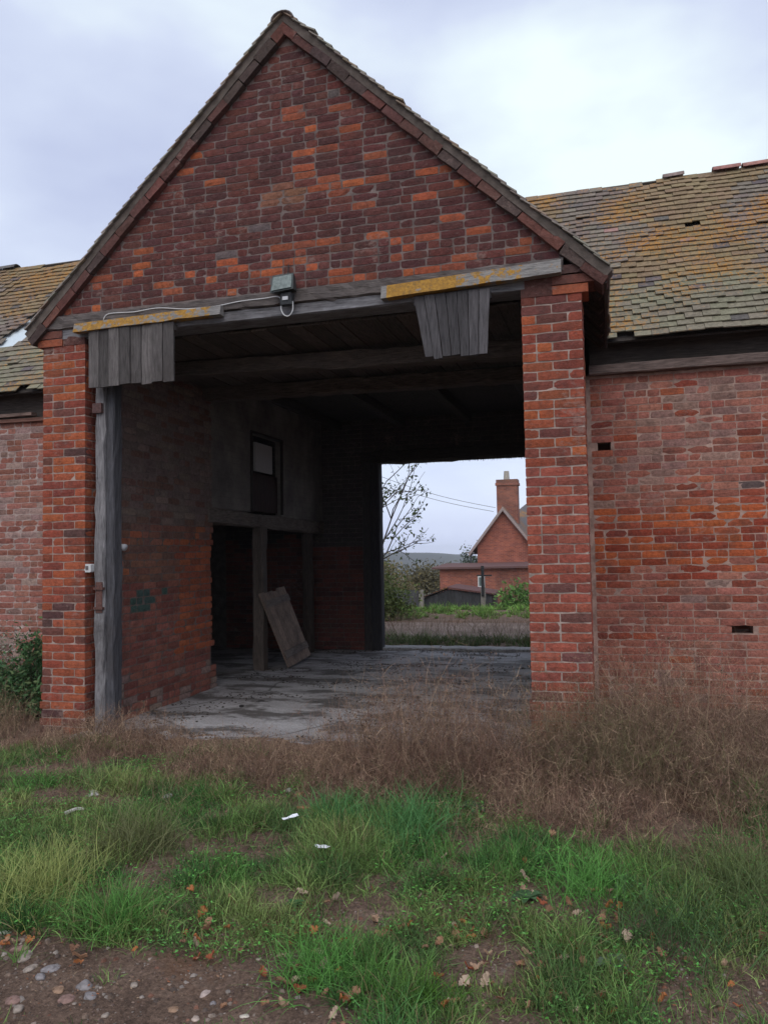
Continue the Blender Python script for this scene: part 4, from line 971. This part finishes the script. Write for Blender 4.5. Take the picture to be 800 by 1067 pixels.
def grass(name, n, xr, yr, hfac, wid, dens, colsf, tuft=True):
    nt_ = n//14; tx = rng.uniform(*xr, nt_); ty = rng.uniform(*yr, nt_)
    dv = np.array([dens(a, b) for a, b in zip(tx, ty)]); kk = rng.random(nt_) < dv; tx, ty, dv = tx[kk], ty[kk], dv[kk]
    hs_ = np.array([.42+1.05*max(0, nz(a, b, 50, 1.8)+.2)+.5*max(0,nz(a,b,20,5)) for a, b in zip(tx, ty)])*rng.uniform(.6,1.25,len(tx))*(.5+.5*dv)
    k = np.repeat(np.arange(len(tx)), 14); m_ = len(k)
    x = tx[k]+rng.normal(0,.022,m_); y = ty[k]+rng.normal(0,.022,m_)
    R_ = np.stack([x,y,GZ(x,y)-.012],1)
    off = np.stack([x-tx[k], y-ty[k]],1); az = rng.uniform(0,2*np.pi,m_)
    D = np.stack([off[:,0]*10+np.cos(az)*.35, off[:,1]*10+np.sin(az)*.35, np.ones(m_)],1); D /= np.linalg.norm(D,axis=1)[:,None]
    tc_ = np.array([colsf(a, b) for a, b in zip(tx, ty)])
    C = tc_[k]*(rng.uniform(.4,1.5,(len(tx),1))[k])*rng.uniform(.6,1.4,(m_,1)); dry = rng.random(m_) < .09; C[dry] = np.array([.22,.18,.09])*rng.uniform(.7,1.2,(dry.sum(),1))
    o, _ = strands(name, R_, D, hfac*hs_[k]*rng.uniform(.5,1.15,m_), wid*rng.uniform(.7,1.7,m_), C, LEAF, 4, .2, None, .2)
    return o
def gcol(x, y):
    n = nz(x, y, 70, 1.3); m_ = nz(x, y, 80, 3.5)
    a = np.array((.095,.22,.05)); b = np.array((.23,.28,.095)); c = np.array((.045,.135,.045))
    t = min(1, max(0, .35+1.3*n + (.35 if x < -2.6 and y > 3.2 and y < 4.6 else 0))); q = a*(1-t)+b*t
    if m_ > .15: q = q*.5+c*.5
    return q
G1 = grass('grass', 280000, (-4.9, 1.6), (2.35, 6.0), .17, .0021, gd, gcol); tag(G1, 'rough green grass in front of the barn', 'grass', kind='stuff')
G2 = grass('grass', 36000, (-8.5, 3.2), (3.6, 8.2), .17, .0022, lambda x, y: 0 if (-5.2 < x < .75 and y > 4.9) or (-4.9 < x < 1.6 and y < 5.2) else gd(x, y)*.9+.1, gcol); tag(G2, 'grass along the sides of the weeds', 'grass', kind='stuff')
G3 = grass('grass', 14000, (-9,4), (-1,2.35), .14, .003, lambda x, y: .7*max(0,gd(x,y)), gcol); tag(G3, 'grass towards the yard', 'grass', kind='stuff')
# yellower long tufts
def tuft(label, px, py, h, n, col, spread=.10, lean=.45):
    p = ground_at(px, py); R_ = np.stack([p[0]+rng.normal(0,spread,n), p[1]+rng.normal(0,spread,n), np.zeros(n)],1); R_[:,2] = GZ(R_[:,0],R_[:,1])-.01
    D = np.stack([rng.normal(0,lean,n), rng.normal(0,lean,n), np.ones(n)],1); D /= np.linalg.norm(D,axis=1)[:,None]
    o, _ = strands('grass_tuft', R_, D, h*rng.uniform(.55,1.15,n), .0022, np.array(col)*rng.uniform(.6,1.4,(n,1)), LEAF, 5, .13, None, .17); tag(o, label, 'grass tuft', 'long grass tufts')
YG = (.30,.34,.11); DG = (.11,.28,.06); BG = (.09,.23,.075)
tuft('yellowish long grass tuft at the left edge of the frame', 40, 935, .30, 800, YG, .13)
tuft('pale yellow-green upright grass tuft left of the paper scraps', 145, 885, .32, 520, (.16,.17,.075), .11)
tuft('arching green grass tuft at the edge of the bare stony soil', 125, 968, .26, 420, DG, .06)
tuft('bushy green tuft rising into the dead stalks near the middle', 425, 868, .30, 620, BG, .13)
tuft('spiky green grass tuft beside the white paper scraps', 350, 855, .24, 380, BG, .08)
tuft('long bent pale grass tuft at the right edge of the frame', 775, 935, .38, 560, (.12,.16,.06), .14, .6)
tuft('grass tuft leaning over the fallen leaves right of the middle', 610, 930, .26, 420, DG, .12)
tuft('lone grass tuft in the bottom centre of the bare patch', 330, 1020, .22, 420, DG, .08)
tuft('coarse green grass tuft in the right foreground', 700, 975, .26, 520, (.07,.13,.045), .14)
tuft('bright green tuft near the bottom middle edge', 440, 1045, .16, 320, (.09,.2,.03), .07)
n = 60000; x = rng.uniform(-4.8,1.6,n); y = rng.uniform(2.4,5.5,n); kk = np.array([nz(a,b,91,1.6)+.5*nz(a,b,12,5) > -.02 and gd(a,b) > .2 for a,b in zip(x,y)]); x, y = x[kk], y[kk]
C = np.stack([x, y, GZ(x,y)+rng.uniform(.005,.075,len(x))],1)
o = quick_mesh('clover', leaf_quads(C, .011, None, .55), 4, [[0,1,2,3]], np.array([[.09,.24,.05]])*rng.uniform(.4,1.7,(len(x),1))*rng.uniform(.85,1.15,(len(x),3)), LEAF); tag(o, 'small leaved ground cover among the grass', 'ground cover', kind='stuff')
# low broadleaf weeds
def rosette(px, py, s, col, label):
    p = ground_at(px, py); m = MB(); n = 8
    for i in range(n):
        a = 2*math.pi*i/n+random.uniform(-.3,.3); l = s*random.uniform(.7,1.2); w = l*.3; d = Vector((math.cos(a), math.sin(a), 0)); sd_ = Vector((-d.y, d.x, 0)); c = jit(col, .25); q0 = Vector(p)
        prev = None
        for k in range(5):
            t = k/4; cc = q0+d*l*t+Vector((0,0,l*(.55*t-.45*t*t)+.01)); ww = w*math.sin(math.pi*(.12+.84*t))
            cur = (cc-sd_*ww+Vector((0,0,ww*.3)), cc, cc+sd_*ww+Vector((0,0,ww*.3)))
            if prev: m.face([prev[0],prev[1],cur[1],cur[0]], c); m.face([prev[1],prev[2],cur[2],cur[1]], c)
            prev = cur
    o = m.build('broadleaf_weed', LEAF, None, True); tag(o, label, 'weed', 'broadleaf weeds')
for px, py, s, c, lb in ((622,842,.09,(.07,.16,.07),'broad pale green dock leaves at the foot of the dead stalks'),(495,845,.1,(.045,.11,.05),'single large round green leaf weed below the thicket'),(548,938,.08,(.06,.12,.05),'flat green weed right of centre in the grass'),(655,925,.1,(.05,.12,.045),'leafy dark weed in the right-hand grass'),(640,1006,.08,(.14,.19,.13),'pale grey-green leaf rosette near the fallen leaves'),(305,945,.05,(.05,.12,.04),'tiny green rosette below the paper scraps'),(650,935,.06,(.12,.24,.05),'small bright lime green weed in the right foreground')):
    rosette(px, py, s, c, lb)
# left green bush
bs = thing('bramble_bush', 'dark green leafy bush against the left brick pier', 'bush', (-5.75,6.9,0))
o = leaf_mass('foliage', None, (-5.72,6.9,.05), (.6,.5,.74), 12000, .028, [(.05,.12,.045),(.07,.155,.055),(.045,.10,.04),(.12,.17,.07)], 46, .13); put(o, bs)
o, _ = strands('stems', np.tile([[-5.72,6.95,0.]],(90,1))+rng.normal(0,.12,(90,3))*[1,1,0], np.stack([rng.normal(0,.6,90),rng.normal(0,.5,90),np.ones(90)],1), rng.uniform(.4,.85,90), .004, np.tile([[.09,.06,.045]],(90,1)), TWIG, 4, .2); put(o, bs)
b2 = leaf_mass('seeding_plant', None, (-6.5,7.3,.05), (.5,.4,.66), 3500, .018, [(.2,.19,.14),(.1,.11,.06),(.3,.29,.24)], 30, .2); tag(b2, 'pale seeding plant behind the green bush at the left wall', 'plant')

# beyond the barn: strips of grass
def strip(name, n, xr, yr, h, w, col, label):
    o = grass(name, n, xr, yr, h, w, lambda x, y: .95*sstep(-.3,.1,nz(x,y,1,.9)+.2), lambda x, y: np.array(col)*(1+.5*nz(x,y,4,.8))); tag(o, label, 'grass', kind='stuff')
strip('grass', 16000, (-9,1), (12.95,14.3), .28, .004, (.10,.15,.05), 'weedy verge just outside the rear doorway')
strip('grass', 60000, (-12,1), (18.3,27.9), .22, .010, (.16,.30,.06), 'bright green grass strip below the fence')
n = 2600; R_ = np.stack([rng.uniform(-8,1,n), rng.uniform(13.2,17.6,n), np.zeros(n)],1); R_[:,2] = GZ(R_[:,0],R_[:,1]); D = np.stack([rng.normal(0,.5,n),rng.normal(0,.5,n),np.ones(n)],1)
o, pts = strands('dry_stubble', R_, D/np.linalg.norm(D,axis=1)[:,None], rng.uniform(.15,.5,n), .003, np.array([[.24,.18,.13]])*rng.uniform(.5,1.3,(n,1)), TWIG, 4, .25); tag(o, 'pale dry stubble on the track behind the barn', 'dry grass', kind='stuff')
# sapling tree by the rear doorway
def branch(mb, p, d, l, r, lv, tips, col):
    n = 5; P = [p]; q = Vector(p); dd = Vector(d).normalized()
    for i in range(n):
        dd = (dd+Vector((random.gauss(0,.13),random.gauss(0,.13),random.gauss(0,.08)+.02))).normalized(); q = q+dd*l/n; P.append(q.copy())
        if lv > 0 and i >= 1:
            for _ in range(1 if random.random() < .75 else 2):
                nd_ = (dd+Vector((random.gauss(0,.55),random.gauss(0,.55),random.gauss(.1,.4)))).normalized(); branch(mb, q.copy(), nd_, l*random.uniform(.4,.62), r*.5, lv-1, tips, col)
        if lv == 0: tips.append(q.copy())
    mb.tube(P, r, col, 5, r*.4)
tr = thing('sapling_tree', 'thin half bare tree at the left edge of the rear doorway', 'tree', (-5.5,17.0,0))
m = MB(); tips = []
branch(m, Vector((-5.5,17,-.1)), (.12,0,1), 2.6, .045, 2, tips, (.085,.07,.06)); branch(m, Vector((-5.4,17,.4)), (.55,-.1,1), 2.6, .03, 2, tips, (.085,.07,.06)); branch(m, Vector((-5.45,17,.9)), (.55,.1,.8), 1.6, .025, 2, tips, (.085,.07,.06)); branch(m, Vector((-5.5,17,1.6)), (.4,0,1), 1.8, .025, 2, tips, (.085,.07,.06))
put(m.build('trunk', BARK), tr)
T = np.array([tuple(t) for t in tips]); T = T[rng.random(len(T)) < .5]; 
C = np.repeat(T, 3, 0)+rng.normal(0,.05,(len(T)*3,3)); o = quick_mesh('crown', leaf_quads(C, .05, None), 4, [[0,1,2,3]], np.array([[.07,.10,.035]])*rng.uniform(.5,1.6,(len(C),1)), LEAF); put(o, tr)
b3 = leaf_mass('hedge_bush', None, (-5.1,18,-.05), (.75,.5,1.3), 5200, .045, [(.13,.17,.05),(.09,.13,.04),(.17,.2,.07)], 50, .2); tag(b3, 'light green bush under the thin tree at the rear doorway', 'bush', 'bushes behind the barn')
b4 = leaf_mass('hedge_bush', None, (-2.95,26.5,-.6), (.95,.6,.9), 3800, .07, [(.11,.22,.05),(.15,.26,.07),(.08,.17,.04)], 40, .2); tag(b4, 'bright green bramble bush right of the tall dark post', 'bush', 'bushes behind the barn')
b5 = dry_clump('dead_creeper', -3.1, 29.0, 1.4, .4, 1.5, 900, [(.12,.075,.065),(.17,.11,.09)], None, 7, .2); tag(b5, 'brown dead creeper in front of the lean-to wall', 'creeper', 'bushes behind the barn')
b6 = dry_clump('dead_hedge', -2.9, 27.4, 1.1, .3, 1.2, 700, [(.13,.085,.07),(.19,.13,.10)], None, 7, .2); tag(b6, 'tangled brown dead hedge right of the dark shed', 'hedge', 'bushes behind the barn')
for i, (x, y, rx, h, c, lb) in enumerate(((-8.9,24.5,.8,.95,(.13,.13,.06),'olive bush in front of the fence at the left'),(-17.5,58,3.2,3.4,(.17,.14,.06),'ochre scrub tree beyond the fence at the left'),(-13.8,61,2.6,3.0,(.14,.12,.06),'brown-green scrub tree beside the lean-to'),(-22,64,4,3.9,(.13,.13,.065),'wide olive scrub tree in the field hedge'),(-11.8,40.5,1.6,2.0,(.17,.13,.075),'tan thicket against the left end of the lean-to'),(-14.5,44,2.2,2.2,(.15,.13,.07),'dull thicket behind the board fence'),(-12,72,1.5,4.6,(.05,.07,.035),'dark rounded tree far behind the scrub'),(-27,70,4,4.3,(.13,.12,.07),'leftmost scrub tree beyond the fence'),(-6,68,4,3.6,(.12,.1,.06),'scrub tree hidden partly by the house'))):
    z = gz(x, y); t = thing('scrub_tree', lb, 'bush', (x,y,z), 'scrub beyond the fence')
    o = leaf_mass('crown', None, (x,y,z+.25*h), (rx,rx*.6,h*.75), 4200, .09 if y < 50 else .13, [c, tuple(q*.7 for q in c), tuple(q*1.35 for q in c)], 44, .18); put(o, t)
    m = MB()
    for _ in range(5): m.tube([(x,y,z-.1),(x+random.uniform(-.3,.3)*rx,y,z+h*.3),(x+random.uniform(-.7,.7)*rx,y,z+h*.85)], .05, (.09,.07,.06), 5, .015)
    put(m.build('trunk', BARK), t)
n = 900; xx = rng.uniform(-420,120,n); yy = rng.uniform(300,560,n); C = np.stack([xx,yy,GZ(xx,yy)+3],1); C = np.repeat(C,14,0)+rng.normal(0,1,(n*14,3))*[3.2,3.2,2.0]
o = quick_mesh('far_woodland', leaf_quads(C, 1.2, None), 4, [[0,1,2,3]], np.array([[.06,.065,.035]])*rng.uniform(.5,1.6,(len(C),1)), LEAF); tag(o, 'distant wooded valley below the hill', 'woodland', kind='stuff')

# ================================================================== SMALL THINGS ON THE GROUND
def stone(name, p, s, col, flat=.55, seed=0):
    import bmesh
    bm = bmesh.new(); bmesh.ops.create_icosphere(bm, subdivisions=3, radius=1)
    off = Vector((seed*3.1, seed*1.7, 0))
    for v in bm.verts:
        k = 1+.34*noise.noise(v.co*1.1+off)+.10*noise.noise(v.co*2.6+off)+.03*noise.noise(v.co*7+off); v.co = v.co*k; v.co.x *= s*(1.15+.3*math.sin(seed)); v.co.y *= s*(.85+.1*math.cos(seed*2)); v.co.z *= s*flat
    bmesh.ops.rotate(bm, verts=bm.verts, cent=(0,0,0), matrix=Matrix.Rotation(seed*1.9, 3, 'Z')@Matrix.Rotation(.15*math.sin(seed*5), 3, 'X'))
    me = bpy.data.meshes.new(name); bm.to_mesh(me); bm.free()
    a = me.attributes.new('tint','FLOAT_COLOR','FACE'); a.data.foreach_set('color', np.tile(np.array([*col,1],np.float32), len(me.polygons))); me.polygons.foreach_set('use_smooth', [True]*len(me.polygons))
    me.materials.append(STONE); o = bpy.data.objects.new(name, me); COL.objects.link(o); o.location = (float(p[0]), float(p[1]), float(p[2])-s*flat*.12); return o
PALE = (.30,.25,.21); GRYS = (.24,.22,.22); ORS = (.28,.18,.12); PKS = (.25,.16,.135)
for i, (px, py, s, c, lb) in enumerate(((27,997,.034,PALE,'largest pale rounded pebble at the left edge of the bare soil'),(21,989,.026,PKS,'pinkish pebble tucked behind the largest pale one'),(60,1032,.026,ORS,'orange-tan rounded pebble left of the flat grey pair'),(70,1042,.034,PKS,'big pinkish stone half sunk beside a rusty patch'),(88,1028,.036,GRYS,'flat grey stone, upper one of a touching pair'),(95,1038,.03,GRYS,'flat grey stone, lower one of a touching pair'),(53,1010,.03,GRYS,'flat bluish grey stone above the orange-tan pebble'),(42,1018,.022,GRYS,'small flat grey stone beside the bluish one'),(32,1009,.026,PALE,'flat pale stone just below the largest pebble'),(14,1043,.03,PKS,'rough pinkish stone near the bottom left corner'),(19,1052,.028,PALE,'angular pale stone lowest at the bottom left'),(181,1052,.022,ORS,'tan oval pebble alone on brown soil'),(140,1026,.015,PALE,'small white oval pebble on reddish soil'),(214,1036,.02,(.45,.36,.32),'pale pinkish oval pebble in the middle bare patch'),(255,1059,.014,(.55,.5,.42),'cream pebble at the bottom edge'),(204,1062,.018,(.45,.36,.3),'pale pebble cut by the bottom edge'),(222,1046,.015,GRYS,'small grey stone under the pale pinkish pebble'),(78,1046,.012,PALE,'tiny pale pebble right of the big pinkish stone'),(110,1058,.014,PALE,'tiny pale pebble on bare soil below the grey pair'),(6,972,.02,(.36,.38,.3),'greenish pale stone by the grass at the left edge'),(385,990,.022,PALE,'pale stone on the bare patch in the middle'),(350,1020,.02,PKS,'pinkish stone between the bottom grass tufts'),(270,1000,.014,PALE,'little pale stone right of the reddish soil'),(30,820+142,.016,PALE,'small pale stone under the long left grass'))):
    p = ground_at(px, py); o = stone('pebble', p, s, c, .5+.15*math.sin(i*2.1), i+1); tag(o, lb, 'stone', 'stones on the bare soil')
# broken concrete lump by the left pier, brick bits, rubble
p = ground_at(86,769); o = stone('rubble_block', p, .10, (.36,.38,.38), .5, 2.4); tag(o, 'grey broken stone block at the foot of the left pier', 'stone')
for i, (px, py, s, c, lb) in enumerate(((98,828,.05,(.42,.4,.38),'pale lump of rubble in the grass below the left pier'),(176,830,.04,(.4,.38,.36),'light grey rubble lump in dry weeds'),(172,765,.05,(.36,.35,.34),'flat grey rubble at the edge of the porch floor'),(312,828,.03,(.38,.16,.09),'orange brick fragment among the dead stalks'),(315,842,.028,(.34,.13,.08),'red brick fragment below the orange one'),(300,824,.03,(.4,.38,.35),'pale stone chip beside the brick fragments'),(420,841,.026,(.36,.33,.31),'greyish stone chip by the dead stalks'))):
    p = ground_at(px, py); o = stone('rubble_piece', p, s, c, .55, i+4.3); tag(o, lb, 'rubble', 'rubble round the porch')
p = ground_at(68,853); q = ground_at(88,850)
m = MB(); m.tube(smooth_path([tuple(p+[0,0,.03]), tuple((p+q)/2+[0,.02,.045]), tuple(q+[0,0,.04])], 5), .014, (.42,.4,.36), 7, .008); tag(m.build('fallen_stick', BARK), 'pale broken stick lying in the grass on the left', 'stick')
# paper scraps
def scrap(px, py, s, rot, label):
    p = ground_at(px, py)+np.array([0,0,.09]); m = MB(); g = []
    for j in range(4):
        for i in range(4):
            u = (i/3-.5)*s*1.7; v = (j/3-.5)*s*.75; h = .012*nz(u*60, v*60, rot*9)+.15*abs(v)+.15*u
            g.append((p[0]+u*math.cos(rot)-v*math.sin(rot), p[1]+u*math.sin(rot)+v*math.cos(rot), p[2]+h))
    for j in range(3):
        for i in range(3): a = j*4+i; m.face([g[a],g[a+1],g[a+5],g[a+4]], (.78,.8,.84))
    tag(m.build('paper_scrap', PAPER), label, 'litter', 'white litter in the grass')
scrap(303,868,.055,.7,'white crumpled paper scrap, the higher one in the grass'); scrap(336,900,.055,-.6,'white crumpled paper scrap, the lower right one in the grass'); 
scrap(514,698,.05,.3,'small white scrap caught in dead stalks by the right pier')
# fallen leaves as individual objects sharing a few meshes
def leaf_mesh(seed, col):
    random.seed(seed); m = MB(); n = 11; L_ = .05; prev = None
    for i in range(n):
        t = i/(n-1); w = L_*.33*math.sin(math.pi*min(1,t*.96+.02))**.7*(1+.38*math.sin(t*22)); h = .012*math.sin(t*3.0+seed)+.004*math.sin(t*9)
        cur = (Vector((-L_/2+L_*t, -w, h+.010+w*.25*math.sin(seed))), Vector((-L_/2+L_*t, 0, h)), Vector((-L_/2+L_*t, w, h+.012)))
        if prev: m.face([prev[0],cur[0],cur[1],prev[1]], col); m.face([prev[1],cur[1],cur[2],prev[2]], col)
        prev = cur
    o = m.build('fallen_leaf', LEAF, None, True); return o
lcols = [(.42,.16,.06),(.36,.20,.12),(.42,.28,.19),(.32,.10,.05),(.48,.36,.27),(.24,.13,.08)]
protos = [leaf_mesh(i+1, c) for i, c in enumerate(lcols)]
random.seed(99)
spots = [(85/2*1,0)]
hand = [(22,975),(26,982),(40,972),(70,1005),(36,990),(186//1,0)]
spots = []
for (cx_, cy_, sx, sy, n) in ((25,980,16,8,9),(70,1002,12,6,3),(330,975,60,25,16),(350,1040,30,20,16),(250,965,40,20,9),(600,965,60,25,22),(630,985,50,22,14),(520,920,60,35,10),(460,1045,30,18,10),(560,1040,60,18,16),(700,990,60,25,8),(300,1040,40,20,8),(430,950,60,40,10),(650,1050,60,12,8),(180,960,40,20,5),(235,1000,40,30,6),(480,990,60,20,8)):
    for _ in range(n): spots.append((random.gauss(cx_, sx), random.gauss(cy_, sy)))
leafname = ['orange','dull brown','tan','rusty red','pale buff','dark brown']
for i, (px, py) in enumerate(spots):
    if not (0 < px < 800 and 850 < py < 1062): continue
    k = random.choices(range(6), [3,3,3,2,3,2])[0]; src = protos[k]
    o = src.copy(); COL.objects.link(o); p = ground_at(px, py)
    o.location = (float(p[0]), float(p[1]), float(p[2])+random.uniform(.004,.035)); s = random.uniform(.55,1.15); o.scale = (s, s, s)
    o.rotation_euler = (random.uniform(-.5,.5), random.uniform(-.5,.5), random.uniform(0,6.28))
    tag(o, 'curled %s fallen leaf among the grass and soil' % leafname[k], 'leaf', '%s fallen leaves' % leafname[k])
for o in protos: bpy.data.objects.remove(o, do_unlink=True)
# fine gravel, crumbs and litter chips
def chips_mesh(name, P, size, cols, mt, label, cat):
    n = len(P); base = np.array([[-1,-1,0],[1,-1,0],[1,1,0],[-1,1,0],[-.6,-.6,.8],[.6,-.6,.8],[.6,.6,.8],[-.6,.6,.8]],float)
    V = base[None]*(size*rng.uniform(.4,1.5,(n,1,1)))*rng.uniform(.6,1.3,(n,8,3)); a = rng.uniform(0,6.28,n); ca, sa = np.cos(a), np.sin(a)
    X2 = V[:,:,0]*ca[:,None]-V[:,:,1]*sa[:,None]; Y2 = V[:,:,0]*sa[:,None]+V[:,:,1]*ca[:,None]; V = np.stack([X2,Y2,V[:,:,2]],2)+P[:,None,:]
    C = np.array(cols)[rng.integers(0,len(cols),n)]*rng.uniform(.6,1.3,(n,1))
    o = quick_mesh(name, V, 8, [[4,5,6,7],[0,1,5,4],[1,2,6,5],[2,3,7,6],[3,0,4,7]], C, mt); tag(o, label, cat, kind='stuff'); return o
n = 9000; x = rng.uniform(-3.4,1.3,n); y = rng.uniform(2.3,3.9,n)**1.0; P = np.stack([x,y,GZ(x,y)-.001],1)
chips_mesh('fine_gravel', P, .0036, [(.2,.16,.13),(.13,.09,.07),(.16,.11,.09),(.24,.2,.17),(.09,.06,.05)], STONE, 'fine gravel and crumbs of soil in the foreground', 'gravel')
n = 900; x = rng.uniform(-2.9,1.0,n); y = rng.uniform(2.35,3.5,n); kk = np.array([gd(a,b) < .3 for a,b in zip(x,y)]); x, y = x[kk], y[kk]; P = np.stack([x,y,GZ(x,y)-.002],1)
chips_mesh('small_stones', P, .0085, [(.24,.19,.155),(.18,.13,.10),(.28,.24,.21),(.2,.1,.07),(.12,.09,.075)], STONE, 'angular small stones scattered in the bare soil', 'gravel')
n = 7000; x = rng.uniform(-3.4,1.4,n); y = rng.uniform(2.3,5.0,n); kk = np.array([nz(a,b,33,2.5) > -.1 for a,b in zip(x,y)]); x, y = x[kk], y[kk]; C = np.stack([x,y,GZ(x,y)+rng.uniform(.0,.02,len(x))],1)
o = quick_mesh('leaf_crumbs', leaf_quads(C, .009, None, .6), 4, [[0,1,2,3]], np.array([(.26,.15,.09),(.34,.24,.16),(.15,.09,.06),(.3,.12,.06)])[rng.integers(0,4,len(x))]*rng.uniform(.6,1.3,(len(x),1)), LEAF); tag(o, 'crumbled dead leaves and straw lying between the grass', 'leaf litter', kind='stuff')
n = 2500; x = rng.uniform(-5.2,1.5,n); y = rng.uniform(4.2,6.1,n); P = np.stack([x,y,GZ(x,y)],1)
chips_mesh('plant_litter', P, .007, [(.13,.08,.06),(.2,.13,.09),(.09,.06,.05)], TWIG, 'dead plant litter under the stalks', 'plant litter')
n = 5200; x = rng.uniform(-4.6,-.7,n); y = 6.2+6.2*rng.uniform(0,1,n); dv = np.array([nz(a*.8, b*2.0, 77, 1.0)+.3*nz(a, b, 3, 4) for a, b in zip(x, y)]); kk = dv > .08
P = np.stack([x,y,np.array([floorz(a,b) for a,b in zip(x,y)])],1)[kk]
chips_mesh('floor_debris', P, .008, [(.04,.034,.03),(.06,.05,.042),(.09,.07,.06),(.03,.026,.024)], TWIG, 'dark straw, dung and dirt crumbs scattered on the porch floor', 'debris')
for i, (px, py, s, lb) in enumerate(((252,736,.035,'black clod lying left of centre on the bare porch floor'),(272,731,.04,'flat black clod behind the first on the porch floor'),(210,690,.06,'dark heap of dirt inside by the broken wall end'),(455,737,.018,'tiny white chip on the dark porch floor'))):
    p = EYE+ray(px,py)*((.01-1.6)/ray(px,py)[2]); o = stone('floor_clod', p, s, (.03,.027,.027) if i < 3 else (.6,.58,.55), .35, i+7.7); tag(o, lb, 'debris', 'clods on the floor')

print('objects', len(bpy.data.objects), 'faces', sum(len(o.data.polygons) for o in bpy.data.objects if o.type == 'MESH'))
